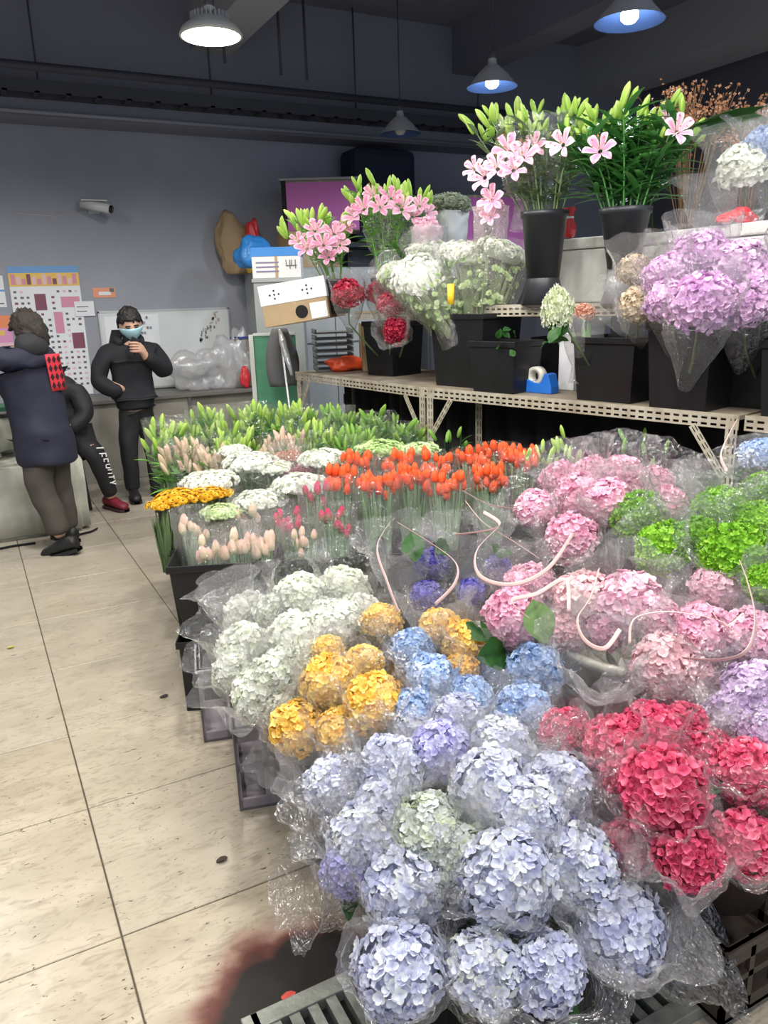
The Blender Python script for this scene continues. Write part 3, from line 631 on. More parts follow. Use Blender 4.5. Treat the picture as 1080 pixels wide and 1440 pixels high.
gL = 'pale blue hydrangeas in cellophane'
n1, n2, n3 = (.72, 1.19, .06), (1.03, 1.12, .06), (.86, 1.42, .03)
lav = [
 (564,1366,.36,.082,P_lav,n1,1,'pale lavender-blue hydrangea lowest on the aisle side, hanging over the drain grate'),
 (682,1368,.36,.072,P_lav,n1,1,'pale lavender-blue hydrangea at the bottom edge beside the lowest aisle-side bloom'),
 (770,1366,.37,.068,P_lav,n2,2,'hazily wrapped pale blue hydrangea at the bottom edge in a wide loose sleeve'),
 (872,1304,.37,.084,P_lav,n2,2,'silvery blue hydrangea in a large crackly sleeve reaching towards the dark brown crate'),
 (566,1248,.42,.083,P_lav,n1,1,'pale blue hydrangea just above the lowest aisle-side bloom, dark leaf beneath'),
 (712,1232,.48,.090,P_lav,n2,1,'big upright lavender-blue hydrangea in the middle of the front row'),
 (812,1218,.46,.078,P_lav,n2,1,'lavender-blue hydrangea tucked between the big upright bloom and the silvery one'),
 (512,1182,.46,.076,P_lav,n1,2,'pale blue hydrangea whose loose sleeve sticks out over the aisle'),
 (490,1222,.42,.055,P_vio,n1,1,'small violet-tinged hydrangea low on the aisle side behind other pale blue blooms'),
 (600,1168,.50,.073,P_crm,n3,1,'creamy blue-green hydrangea in the middle of the pale blue group'),
 (652,1205,.47,.062,P_crm,n2,1,'small cream-tinted hydrangea squeezed beside the big upright bloom'),
 (692,1108,.55,.084,P_lav,n3,1,'pale blue hydrangea facing up above the big upright bloom'),
 (474,1106,.47,.074,P_lav,n3,1,'icy blue hydrangea next to the yellow ones at the aisle edge'),
 (553,1084,.53,.078,P_lav,n3,1,'pale lavender hydrangea under misty film below the yellow blooms'),
 (620,1056,.56,.070,P_vio,n3,1,'most violet of the blooms in the pale blue group, under misty film'),
 (742,1142,.54,.072,P_lav,n2,1,'pale blue hydrangea between the hot pink group and the big upright bloom'),
 (785,1108,.54,.072,P_lav,n2,2,'hazy pale blue hydrangea right beside the hot pink ones'),
 (705,1050,.57,.070,P_lav,n3,2,'silvery pale hydrangea below the sky-blue ones'),
 (643,1012,.58,.062,P_lav,n3,1,'greyish white hydrangea just below the sky-blue ones'),
 (540,1140,.49,.070,P_lav,n3,1,'lavender hydrangea in the middle of the aisle half of the pale blue group'),
 (770,1175,.49,.062,P_vio,n2,1,'violet-tinged hydrangea below the hazy ones beside the hot pink group'),
 (585,1025,.54,.055,P_lav,n3,1,'small pale hydrangea wedged between yellow and violet blooms'),
]
for x, y, z, R, m, b, wr, lb in lav: bloom(x, y, z, R, m, lb, b, gL, wrap=wr, leaves=1 if y > 1180 else 0, lean=.55, film_=F_misty if y < 1160 and rnd.random() < .6 else None)
gB = 'sky-blue hydrangeas'; nB = (1.10, 1.72, .05)
for x, y, z, R, lb in [(606,954,.61,.066,'round sky-blue hydrangea between the yellow groups'),(580,914,.62,.058,'small sky-blue hydrangea under the topmost yellow blooms'),(585,1000,.57,.056,'darker slate-blue hydrangea under crinkled film beside the yellow one'),(662,984,.59,.058,'pale sky-blue hydrangea below the big dark green leaf'),(754,944,.62,.070,'bright sky-blue hydrangea behind the big dark green leaf, beside the beige tub rim'),(735,996,.60,.064,'sky-blue hydrangea in clear film just above the silvery ones'),(700,940,.58,.05,'sky-blue hydrangea mostly hidden under the big dark green leaf')]:
    bloom(x, y, z, R, P_blu, lb, nB, gB, wrap=1, leaves=1)
gY = 'yellow hydrangeas'; nY = (.80, 1.80, .04)
for x, y, z, R, lb, b in [(537,874,.64,.056,'yellow hydrangea nearest the white ones at the top of the yellow group',nY),(618,884,.66,.060,'yellow hydrangea on top of the separate yellow bunch by the pink blooms',nB),(655,905,.64,.062,'yellow hydrangea on the pink side of the separate yellow bunch',nB),(648,942,.60,.045,'small yellow bloom at the bottom of the separate yellow bunch',nB),(464,962,.58,.075,'yellow hydrangea pressed against the white group',nY),(525,988,.58,.075,'brightest unobscured golden yellow hydrangea at the middle of the group',nY),(415,1024,.50,.068,'lowest orange-yellow hydrangea over the aisle edge',nY),(474,1028,.51,.056,'yellow hydrangea veiled by film beneath the brightest golden one',nY),(512,932,.61,.052,'yellow hydrangea half hidden by a green leaf in the yellow group',nY),(462,916,.62,.045,'small hazy yellow bloom touching the white group',nY)]:
    bloom(x, y, z, R, P_yel, lb, b, gY, wrap=1, leaves=1)
gW = 'greenish white hydrangeas'; nW = (.87, 2.28, .33)
wh = [(350,866,.55,.082,'white hydrangea at the aisle corner nearest the black tulip bin'),(343,912,.54,.080,'white hydrangea on the aisle edge in the middle of the white group'),(415,899,.60,.080,'broad white hydrangea at the centre of the white group'),(366,972,.50,.082,'lowest greenish white hydrangea above the mauve crate'),(424,842,.63,.085,'white hydrangea in the back row of the white group'),(482,832,.64,.085,'white hydrangea under clear film at the back, beside the ribboned bags'),(506,864,.62,.068,'white hydrangea next to the topmost yellow bloom'),(464,876,.62,.075,'plump white hydrangea between back row and yellow group'),(398,944,.56,.072,'greenish white hydrangea directly above the lowest white one'),(440,930,.58,.062,'small white hydrangea touching the yellow group'),(328,946,.50,.060,'half veiled white hydrangea hanging out furthest over the aisle'),(385,858,.60,.062,'small white hydrangea between the corner bloom and the back row'),(402,1000,.47,.055,'small greenish white hydrangea low beside the orange-yellow bloom')]
for i, (x, y, z, R, lb) in enumerate(wh): bloom(x, y, z, R, P_wht, lb, nW, gW, wrap=2 if i in (0, 1, 3, 5, 10) else 1, leaves=0 if i % 3 else 1)
gH = 'hot pink hydrangeas'; nH = (1.40, 1.04, .26)
ho = [(795,1030,.60,.056,'small hot pink hydrangea alone at the blue side of its group'),(932,1112,.62,.080,'biggest deep pink hydrangea, fully open in front of its group'),(968,1206,.53,.058,'deep pink hydrangea low in a long clear sleeve above the brown crate'),(1052,1086,.62,.065,'hot pink hydrangea cut by the picture edge above another'),(1044,1186,.52,.062,'hot pink hydrangea in a rounded bag near the picture edge, below another'),(866,1050,.61,.068,'hot pink hydrangea behind the biggest deep pink one, towards the blue group'),(915,1032,.64,.066,'hot pink hydrangea at the back of its group below the beige tub'),(962,1022,.64,.052,'hot pink hydrangea at the back, under the largest light pink bloom'),(990,1058,.62,.050,'hot pink hydrangea veiled by film near the lilac ones'),(885,1190,.47,.055,'hot pink bloom seen blurred through film between blue and pink groups'),(878,1092,.58,.048,'hot pink hydrangea squeezed beneath the biggest deep pink one')]
for i, (x, y, z, R, lb) in enumerate(ho): bloom(x, y, z, R, P_hot, lb, nH, gH, kind='frl', wrap=2 if i in (2, 4, 9) else 1, leaves=1)
gP = 'light pink hydrangeas in the beige tub'; nP = (1.64, 1.50, .40)
pk = [(722,868,.72,.078,'light pink hydrangea nearest the yellow bunch'),(743,826,.76,.070,'light pink hydrangea under the ribbon handles'),(820,842,.78,.075,'light pink hydrangea behind the folded green leaf'),(885,850,.78,.088,'large light pink hydrangea in the middle of the tub'),(938,935,.70,.082,'largest light pink hydrangea leaning over the tub rim'),(975,960,.66,.06,'paler pink hydrangea leaning out below the largest one'),(986,892,.76,.074,'light pink hydrangea framed by a looped ribbon'),(1006,828,.82,.060,'light pink hydrangea below the lime green ones with a leaf'),(1050,896,.76,.068,'light pink hydrangea at the picture edge inside the ribbon loop'),(1078,930,.70,.06,'light pink hydrangea cut off by the picture edge'),(800,888,.70,.055,'pale pink hydrangea low beside the folded green leaf'),(925,868,.78,.055,'small pink hydrangea between the two largest pink ones'),(850,885,.72,.055,'pale pink bloom partly behind the white tub label ribbon')]
for i, (x, y, z, R, lb) in enumerate(pk): bloom(x, y, z, R, P_pal if i in (2, 4, 5, 9, 10) else P_pnk, lb, nP, gP, wrap=1, leaves=1 if i % 2 else 0)
gG = 'lilac hydrangeas'; nG = (1.86, .98, .05)
for x, y, z, R, lb in [(1062,976,.70,.072,'lilac hydrangea at the picture edge beside the light pink ones'),(1030,1004,.66,.056,'lilac hydrangea above the hot pink ones'),(1006,1014,.63,.042,'small dark lilac hydrangea next to the largest light pink one'),(1074,1030,.66,.05,'lilac bloom cut by the picture edge above a hot pink one')]:
    bloom(x, y, z, R, P_lil, lb, nG, gG)
gR = 'rear pink hydrangeas'; nR = (2.0, 1.98, .50)
re_ = [(752,716,.92,.062,'pink hydrangea nearest the orange tulips'),(790,676,.96,.066,'pink hydrangea at the back beside the tulips, high in its group'),(812,700,.92,.085,'large pink hydrangea in the front of the rear pink group'),(803,757,.86,.072,'lowest pink hydrangea of the rear group, hanging over the dark gap'),(856,706,.94,.078,'pink hydrangea next to the nearest lime green one'),(913,690,.95,.078,'pink hydrangea on the shelf side of the rear group'),(872,668,.98,.070,'pink hydrangea at the back of the rear group under shiny film'),(938,708,.95,.056,'small pink hydrangea tucked behind the lime green ones'),(832,668,.98,.062,'pink hydrangea at the very back under the slotted shelf')]
for i, (x, y, z, R, lb) in enumerate(re_): bloom(x, y, z, R, P_pnk, lb, nR, gR, kind='frl' if i % 2 else 'hyd', wrap=2 if i in (5, 6, 8, 1) else 1, leaves=1 if i % 3 == 0 else 0)
gN = 'lime green hydrangeas'; nN = (2.15, 1.42, .50)
gn = [(897,724,.92,.080,'lime green hydrangea nearest the pink ones, in a rounded clear bag'),(933,772,.88,.078,'lime green hydrangea lowest beside the dark gap'),(1014,718,.96,.074,'lime green hydrangea under crinkled film in the back row'),(1034,782,.90,.088,'largest lime green hydrangea, at the front of its group'),(1072,690,.98,.062,'lime green hydrangea at the picture edge below the blue one'),(1074,738,.95,.068,'lime green hydrangea at the picture edge, middle height'),(982,754,.92,.056,'lime green hydrangea in the middle between larger ones'),(1078,820,.88,.05,'lime green bloom just visible at the picture edge, lowest of its group')]
for i, (x, y, z, R, lb) in enumerate(gn): bloom(x, y, z, R, P_grn, lb, nN, gN, kind='grn', wrap=2 if i == 2 else 1, leaves=0)
bloom(1068, 641, 1.04, .062, P_blu, 'pale blue hydrangea under film beside the shelf post', nN, None)
bloom(608, 793, .74, .052, P_dpb, 'deep blue hydrangea inside the ribboned clear bags', (1.36, 2.05, .45), None, wrap=2, leaves=3)
bloom(600, 838, .68, .048, P_dpb, 'deep blue hydrangea half hidden under leaves by the yellow bunch', (1.36, 2.05, .45), None, leaves=2)
bloom(664, 832, .70, .042, P_dpb, 'small deep violet-blue hydrangea next to the light pink ones', (1.36, 2.05, .45), None, leaves=2)
bloom(700, 800, .74, .042, P_dpb, 'deep blue hydrangea glimpsed under a looped pink ribbon', (1.40, 2.0, .45), None, wrap=2, leaves=2)
crate((1.38, 2.08, 0), .22, .22, .42, 'black crate on the floor under the ribboned clear bags', M_bkt)
bucket('square_bin', (1.38, 2.08, .42), .17, .2, 'black bin holding the deep blue hydrangeas', square=True)
# big loose leaves
def leafthing(px, py, z, L, ax, label, m=G_leaf, nrm_=None):
    p = PZ(px, py, z); x = Vector(ax).normalized(); up = Vector((-p.x, -p.y, 1.6-z)).normalized(); up = (up-x*up.dot(x)).normalized(); y = up.cross(x)
    q = Matrix((x, y, up)).transposed().to_quaternion()
    o = use('hydrangea_leaf', LEAF, m, None, p, q, L); tag(o, label, 'leaf')
leafthing(672, 925, .68, .15, (.8, .1, -.1), 'big dark green leaf lying over the sky-blue hydrangeas')
leafthing(690, 900, .68, .09, (-.3, .5, .3), 'dark green leaf standing behind the big leaf by the pink blooms')
leafthing(768, 905, .76, .13, (.1, .5, .6), 'folded green leaf with pale veins among the light pink hydrangeas', pm('leaf_mid_green', (.05, .10, .025), (.09, .17, .045), (.15, .24, .08)))
leafthing(585, 790, .80, .12, (.2, .6, .7), 'dark green leaf pointing up above the deep blue hydrangea')
leafthing(610, 775, .80, .10, (.9, .2, .1), 'dark green leaf beside the upright one above the deep blue bloom')
leafthing(700, 785, .82, .12, (.6, .5, .2), 'dark leaf showing between looped pink ribbons')
# ribbon handles
M_rib = mat('ribbon_pink', (.66, .44, .41), .5, spec=.3)
def ribbon(pts, label, w=.011):
    P = [PZ(x, y, z) for x, y, z in pts]
    # smooth
    Q = []
    for i in range(len(P)-1):
        p0, p1, p2, p3 = P[max(i-1, 0)], P[i], P[i+1], P[min(i+2, len(P)-1)]
        for k in range(6):
            u = k/6; Q.append(.5*((2*p1)+(-p0+p2)*u+(2*p0-5*p1+4*p2-p3)*u*u+(-p0+3*p1-3*p2+p3)*u**3))
    Q.append(P[-1]); c = sum(Q, Vector())/len(Q)
    o = MB().tube([q-c for q in Q], w*.5, 8, flat=.15).build('ribbon_handle', M_rib, None, True, loc=c); tag(o, label, 'ribbon', None)
RB = [
 ([(548,735,.90),(530,770,.86),(545,820,.80),(560,860,.74)], 'pale pink ribbon running down over the back of the white hydrangeas'),
 ([(560,735,.92),(600,760,.90),(640,790,.88),(640,820,.84),(612,850,.80)], 'pale pink ribbon handle looping over the deep blue hydrangea'),
 ([(650,690,.98),(690,710,.96),(730,716,.95)], 'short pale ribbon end below the orange tulips'),
 ([(655,705,.96),(680,735,.92),(720,760,.90),(758,785,.88)], 'long pale ribbon crossing diagonally towards the lowest rear pink bloom'),
 ([(700,742,.92),(670,775,.90),(675,810,.86),(720,822,.86),(770,800,.88),(806,750,.93)], 'pink ribbon loop swinging from the bags up to the lowest rear pink bloom'),
 ([(640,752,.92),(690,745,.92),(702,735,.93),(680,720,.94)], 'pale ribbon knotted in front of the clear bags'),
 ([(745,870,.84),(720,845,.86),(755,835,.86),(795,815,.88),(800,860,.82)], 'pale pink ribbon bow over the light pink hydrangeas'),
 ([(842,800,.90),(830,840,.86),(812,870,.83),(822,900,.80),(850,912,.80),(872,885,.83)], 'pink ribbon curving down around the large light pink bloom'),
 ([(885,905,.82),(892,870,.86),(940,860,.88),(1010,872,.86),(1040,895,.84)], 'long pale ribbon arching over the light pink hydrangeas towards the picture edge'),
 ([(1040,788,.96),(1052,820,.92),(1062,870,.88),(1050,915,.84),(1010,928,.80),(960,925,.78)], 'wide pink ribbon loop around the light pink bloom at the picture edge'),
 ([(1036,590,1.12),(1018,625,1.10),(1014,645,1.08),(1024,665,1.05)], 'pale ribbon hooked up beside the shelf post'),
 ([(1000,858,.88),(1020,880,.86),(1045,862,.88)], 'short ribbon knot beside the wide pink loop'),
]
for pts, lb in RB: ribbon(pts, lb)
# loose clear bags around the ribbons, no flower inside
def loosebag(px, py, z, R, sz, label, axis=(0, 0, 1), m=None, k=0):
    p = PZ(px, py, z); o = use('cellophane_bag', BIGS[k % 3], m or F_clear2, None, p, toq(axis, rnd.random()*6), (R, R, sz)); tag(o, label, 'plastic bag')
loosebag(560, 785, .78, .08, .06, 'empty crinkled clear bag behind the white hydrangeas', (-.2, -.1, 1), k=0)
loosebag(655, 775, .80, .09, .06, 'empty clear bag with ribbons between orange tulips and deep blue bloom', (0, 0, 1), k=1)
loosebag(720, 775, .82, .09, .06, 'crumpled clear bag in front of the rear pink hydrangeas', (.1, -.1, 1), k=2)
loosebag(325, 845, .62, .07, .05, 'scrunched clear wrap sticking up at the corner of the white hydrangeas', (-.3, .1, 1), F_clear2, k=0)
loosebag(960, 700, .98, .09, .06, 'tall clear wrap behind the lime green hydrangeas', (0, .1, 1), k=1)
loosebag(840, 930, .72, .08, .05, 'clear wrap folded over the rim of the beige tub', (-.3, -.4, .8), k=2)
loosebag(430, 1060, .42, .07, .05, 'crumpled clear wrap hanging over the aisle below the yellow hydrangeas', (-.5, -.2, .6), k=1)
loosebag(470, 1235, .36, .08, .05, 'thin clear wrap stretched out over the aisle floor beside the pale blue blooms', (-.8, .1, .35), F_clear, k=2)
loosebag(950, 1320, .30, .09, .05, 'large clear wrap spread over the grate beside the silvery blue bloom', (.5, -.4, .3), F_clear, k=0)
# ================================================================== tulips, chrysanthemums and lilies in the black bins behind
U = Vector((.925, -.38, 0)); Vv = Vector((.17, .985, 0)).normalized(); O = Vector((.60, 2.90, 0)); RZ = -math.atan2(.38, .925)
_un = Vector((.38, .925, 0)).normalized()
BD = {(292,782):.1,(335,772):.1,(372,768):.1,(270,748):.25,(350,730):.35,(405,735):.25,(425,762):.12,(472,738):.12,(445,700):.3,
 (478,678):.35,(530,686):.3,(500,654):.6,(578,676):.35,(560,652):.6,(628,684):.3,(612,656):.55,(668,648):.6,(690,676):.3,(735,648):.45,(700,640):.65,
 (250,702):.45,(290,697):.5,(226,712):.4,(312,694):.55,(354,654):.85,(352,654):.85,(296,680):.65,(424,684):.5,(366,706):.45,(456,648):.8,(536,634):.9,(592,634):.85,(312,722):.35,(330,636):1.05,(388,660):.75,(405,644):.95,(420,664):.75}
def ZB(x, y, z, b=None):
    b = BD.get((x, y), b)
    if b is None: print('no depth for', x, y); return z
    r = ray(x, y); o = Vector((0, 0, CAMH)); rv = Vector(r); t = ((O+_un*b-o).dot(_un))/rv.dot(_un); return (o+rv*t).z
def bins(a, b): p = O+U*a+Vv*b; return p
mb_lbl = {}
names = ['nearest the aisle holding peach tulips', 'in the middle holding red tulips', 'at the shelf end under orange tulips', 'next to the rear pink hydrangeas']
for row in range(4):
    for c in range(4 if row == 0 else 3):
        p = bins(.21+.43*c, .18+.40*row)
        if row == 0:
            bucket('square_bin', (p.x, p.y, .32), .205, .31, 'black rectangular bin '+names[c], square=True, rz=RZ, wy=.17)
            bucket('square_bin', (p.x, p.y, 0), .20, .31, 'black bin on the floor under the bin '+names[c], square=True, rz=RZ, wy=.165, taper=.95)
        else:
            bucket('square_bin', (p.x, p.y, .02), .20, .56, 'tall black bin hidden among the bunches behind the tulips', square=True, rz=RZ, wy=.18, group='tall bins behind the tulips')
def blades(n, R, h, spread, seed, w=.02, tip=.0):
    """stems and strap leaves of one bunch, growing from the origin"""
    r = random.Random(seed); mb = MB()
    for k in range(n):
        a = r.random()*2*PI; q = R*math.sqrt(r.random()); bx, by = q*.35*math.cos(a), q*.35*math.sin(a); tx, ty = q*spread*math.cos(a), q*spread*math.sin(a); hh = h*r.uniform(.75, 1.08)
        ca, sa = math.cos(a+PI/2+r.uniform(-.8, .8)), math.sin(a+PI/2+r.uniform(-.8, .8)); V = []; F = []; T = []
        for i in range(6):
            u = i/5; x = lerp(bx, tx, u**1.4); y = lerp(by, ty, u**1.4); z = hh*u; ww = w*[.5, .8, 1, .9, .6, .05][i]
            V += [(x-ca*ww, y-sa*ww, z), (x+math.cos(a)*ww*.3, y+math.sin(a)*ww*.3, z), (x+ca*ww, y+sa*ww, z)]; T += [.2+.5*u+r.uniform(-.15, .15)]*3
        for i in range(5): F += [(i*3, i*3+1, i*3+4, i*3+3), (i*3+1, i*3+2, i*3+5, i*3+4)]
        mb.add(V, F, 0, T)
    return mb
def bunch_sleeve(t, h, R, zb, top, m, k, axis=(0, 0, 1), sq=1.0):
    S = TSL[k % 3]; # mesh spans z -3.2..1.5, radius .75..1.25
    sz = (top-zb)/4.7; o = use('wrap_sleeve', S, m, t, (0, 0, zb+3.2*sz), toq(axis, k*1.3), (R*sq, R, sz)); return o
def tulips(px, py, z, n, R, m, label, group, wrap=F_haze, lh=.28, base=None, hs=.05, seed=0, tw=.10):
    z = ZB(px, py, z); c = PZ(px, py, z); r = random.Random(px*7+py); zb = base or .36; ln = z-zb
    t = thing('tulip_bunch', label, 'tulips', (c.x, c.y, zb), 0, group)
    fo = blades(n*2+14, R*1.05, ln*.98, 1.0, px, .013); 
    n = int(n*(1.4 if m is P_otu else 1.1))
    for k in range(n):
        a = k*2.4; q = R*math.sqrt((k+.5)/n); x, y = q*math.cos(a)+r.uniform(-.01, .01), q*math.sin(a)+r.uniform(-.01, .01); hz = ln+r.uniform(-.045, .035)
        fo.tube([(x*.4, y*.4, 0), (x, y, hz)], .004, 5, 0, False, t=.6)
        use('tulip_head', TUL[k % 2], m, t, (x, y, hz-.005), toq((x*1.5+r.uniform(-.15, .15), y*1.5+r.uniform(-.15, .15), 1), r.random()*6), hs*r.uniform(.85, 1.15))
    fo.build('foliage', G_tul, t, True)
    if wrap: bunch_sleeve(t, ln, R*1.05+.015, .06, ln+tw, wrap, px)
    return t
gT = 'orange tulip bunches'
for x, y, z, n, R, lb in [(478,678,.86,15,.065,'bunch of orange-red tulips nearest the white chrysanthemums'),(530,686,.88,18,.075,'orange tulip bunch second from the chrysanthemum side'),(500,654,.92,12,.07,'orange tulip bunch behind the one nearest the chrysanthemums'),(578,676,.90,18,.075,'orange tulip bunch in the middle of the row'),(560,652,.94,14,.07,'hazy orange tulip bunch in the second row middle'),(628,684,.90,18,.075,'orange tulip bunch standing just above the empty ribboned bags'),(612,656,.95,16,.075,'hazily wrapped orange tulips in the second row near the shelf'),(668,648,.97,18,.075,'tallest bright orange tulips near the shelf post'),(690,676,.92,18,.07,'bright orange tulips next to the rear pink hydrangeas'),(735,648,.96,18,.07,'orange tulip bunch closest to the rear pink hydrangeas, under the shelf'),(700,640,.98,14,.07,'bright orange tulips behind all others, under the shelf beam')]:
    tulips(x, y, z, n, R, P_otu, lb, gT, F_misty if x < 640 else F_clear, tw=.05)
gT2 = 'peach tulip bunches'
for x, y, z, n, R, lb in [(292,782,.75,9,.055,'peach tulips at the aisle corner of the front black bin'),(335,772,.77,13,.06,'peach tulips in the middle of the corner bin'),(372,768,.77,11,.055,'peach tulips next to the red ones in the front row'),(270,748,.79,6,.05,'paler greenish tulip buds at the aisle corner behind the peach ones'),(350,730,.83,7,.055,'hazy peach tulips behind the front row')]:
    tulips(x, y, z, n, R, P_ptu, lb, gT2, F_haze, hs=.052, tw=.10)
gT3 = 'red tulip bunches'
for x, y, z, n, R, lb, m in [(405,735,.84,10,.06,'dark red tulips under cloudy film beside the peach ones',P_rtu),(425,762,.78,8,.055,'small greenish red tulip buds low in the second front bin',P_ptu),(472,738,.82,10,.06,'red tulips at the shelf end of the second front bin',P_rtu),(445,700,.88,7,.05,'slim red tulips behind white chrysanthemums',P_rtu)]:
    tulips(x, y, z, n, R, m, lb, gT3, F_haze, hs=.045, tw=.08)
def mums(px, py, z, R, meshes, m, label, group, cat='chrysanthemums', name='chrysanthemum_bunch', mats2=None, tall=.38, wrap=F_misty, base=None, axis=(0, 0, 1), d=None, sz=None, tw=.08, green=None):
    z = z if d else ZB(px, py, z); c = PD(px, py, d) if d else PZ(px, py, z); z = c.z; zb = base or z-tall
    t = thing(name, label, cat, (c.x, c.y, zb), 0, group); ax = Vector(axis).normalized()
    o = use('flower_spray', meshes[px % len(meshes)], m, t, (0, 0, z-zb), toq(ax, px), (R, R, R*(sz or .8)))
    if mats2: o.material_slots[1].link = 'OBJECT'; o.material_slots[1].material = mats2
    blades(26, R*.9, (z-zb), 1.0, px, .012).build('foliage', green or G_dull, t, True)
    if wrap: bunch_sleeve(t, z-zb, R*1.0+.01, .02, z-zb+tw, wrap, px, axis=ax)
    return t
gM = 'white chrysanthemum bunches'
for x, y, z, R, lb, m in [(352,654,.92,.13,'white chrysanthemums behind the golden ones towards the lilies',P_mum),(296,680,.90,.125,'white chrysanthemums above the golden daisies at the aisle side',P_mum),(424,684,.90,.12,'white chrysanthemums between the peach and orange tulips',P_mum),(366,706,.86,.11,'white chrysanthemums right behind the peach tulips',P_mum),(456,648,.94,.12,'white chrysanthemums behind the dusky maroon ones',P_mum),(536,634,.98,.12,'white chrysanthemums behind the orange tulips',P_mgr),(592,634,.98,.09,'greenish white chrysanthemums by the shelf post',P_mgr),(312,722,.83,.085,'pale green-white chrysanthemums low above the peach tulips',P_mgr),(330,636,.94,.08,'small white chrysanthemum bunch beneath the lily buds',P_mum),(388,660,.90,.085,'white chrysanthemums next to the dusty orange ones',P_mum)]:
    mums(x, y, z, R, MUM, m, lb, gM, wrap=F_clear, tw=.0)
for x, y, z, R, lb in [(250,702,.83,.095,'golden brown-eyed daisies nearest the aisle'),(290,697,.85,.085,'golden brown-eyed daisies second from the aisle'),(226,712,.81,.06,'small golden daisy bunch overhanging the aisle'),(312,694,.87,.055,'orange-gold daisies fading into the white chrysanthemums')]:
    mums(x, y, z, R, DAI, P_dai, lb, 'golden daisy bunches', 'daisies', 'daisy_bunch', M_disc, tall=.3, wrap=None)
mums(405, 644, .93, .075, MUM, P_brn, 'dusty orange chrysanthemums in the middle of the white ones', None)
mums(420, 664, .91, .085, MUM, P_mar, 'dusky maroon chrysanthemums above the white ones', None)
# ---- lilies: leaves mesh (unit), one shared foliage per style
def lily_foliage(n_st, h, R, seed, top_spread=1.0, lf=.10, base=.3, per=9, lw=.13, up=1.1, vary=.80):
    r = random.Random(seed); mb = MB(); tips = []
    for s in range(n_st):
        a = s*2.4+r.uniform(-.3, .3); q = R*math.sqrt((s+.5)/n_st); b = Vector((q*base*math.cos(a), q*base*math.sin(a), 0)); tp = Vector((q*top_spread*math.cos(a), q*top_spread*math.sin(a), h*r.uniform(vary, 1.03)-.12*h*(q/R)**2))
        mid = lerp(b, tp, .5)+Vector((0, 0, .02)); mid.x *= .9; mid.y *= .9
        mb.tube([b, mid, tp], [.005, .0045, .003], 5, 0, False, t=.55); tips.append((tp, (tp-mid).normalized()))
        for k in range(per):
            u = lerp(.30, .97, (k+r.random()*.6)/per); p = lerp(b, mid, u*2) if u < .5 else lerp(mid, tp, u*2-1)
            an = r.random()*2*PI; d = Vector((math.cos(an), math.sin(an), r.uniform(.2, up))).normalized(); L = lf*r.uniform(.7, 1.25); sd = d.cross(Vector((0, 0, 1))).normalized()
            V = []; F = []; T = []
            for i in range(5):
                w = i/4; c = p+d*L*w+Vector((0, 0, -.32*L*w*w)); ww = L*lw*[.5, 1, .95, .6, .03][i]
                V += [c-sd*ww, c+Vector((0, 0, -.3*ww)), c+sd*ww]; T += [.3+.35*w+r.uniform(-.1, .2)]*3
            for i in range(4): F += [(i*3, i*3+1, i*3+4, i*3+3), (i*3+1, i*3+2, i*3+5, i*3+4)]
            mb.add(V, F, 0, T)
    return mb, tips
def lilies(c, zb, R, label, group, n=7, buds=3, bm=None, fm=None, flowers=(), wrap=F_misty, seed=0, bl=.07, lf=.10, base=.3, per=9, wtop=.05, fs=.075, foot=None, leafm=None, lw=.13, wz=.04, name='lily_bunch', wR=1.0, up=1.1):
    zc = c.z; ft = foot or Vector((c.x, c.y, zb)); h = zc-zb
    t = thing(name, label, 'lilies', ft, 0, group); off = Vector((c.x-ft.x, c.y-ft.y, 0))
    mb, tips = lily_foliage(n, h, R, seed, 1.0, lf, base, per, lw, up=up)
    if off.length > .001:
        mb.v = [tuple(Vector(v)+off*min(1, max(0, v[2]/h))) for v in mb.v]; tips = [(p+off, d) for p, d in tips]
    mb.build('foliage', leafm or G_lily, t, True); r = random.Random(seed+5)
    for p, d in tips:
        for k in range(buds):
            dd = (d+Vector((r.uniform(-.6, .6), r.uniform(-.6, .6), r.uniform(0, .5)))).normalized(); pp = p+Vector((r.uniform(-.02, .02), r.uniform(-.02, .02), r.uniform(-.05, .02)))
            use('lily_bud', BUD, bm or P_bud, t, pp, toq(dd, r.random()*6), bl*r.uniform(.75, 1.2))
    for k, (dx, dy, dz, s) in enumerate(flowers):
        u = Vector((dx, dy, dz)); fd = Vector((dx*1.0, dy*1.0, .25)); fd = (fd.normalized()+Vector((-c.x, -c.y, 0)).normalized()*.7+vr(.25)).normalized()
        o = use('lily_flower', LILY[k % 3], fm or P_lpk, t, off+Vector((dx, dy, h+dz)), toq(fd, r.random()*6), s*r.uniform(.9, 1.1))
        for q, mm in ((1, M_fil), (2, M_anth)): o.material_slots[q].link = 'OBJECT'; o.material_slots[q].material = mm
    if wrap:
        o = bunch_sleeve(t, h, R*.95*wR, wz, h+wtop, wrap, seed); o.location = Vector(o.location)+off*.6
    return t
M_fil = mat('filament_green', (.55, .62, .35), .6); M_anth = mat('anther_rust', (.30, .08, .02), .8)
gLb = 'budded lily bunches beside the aisle'
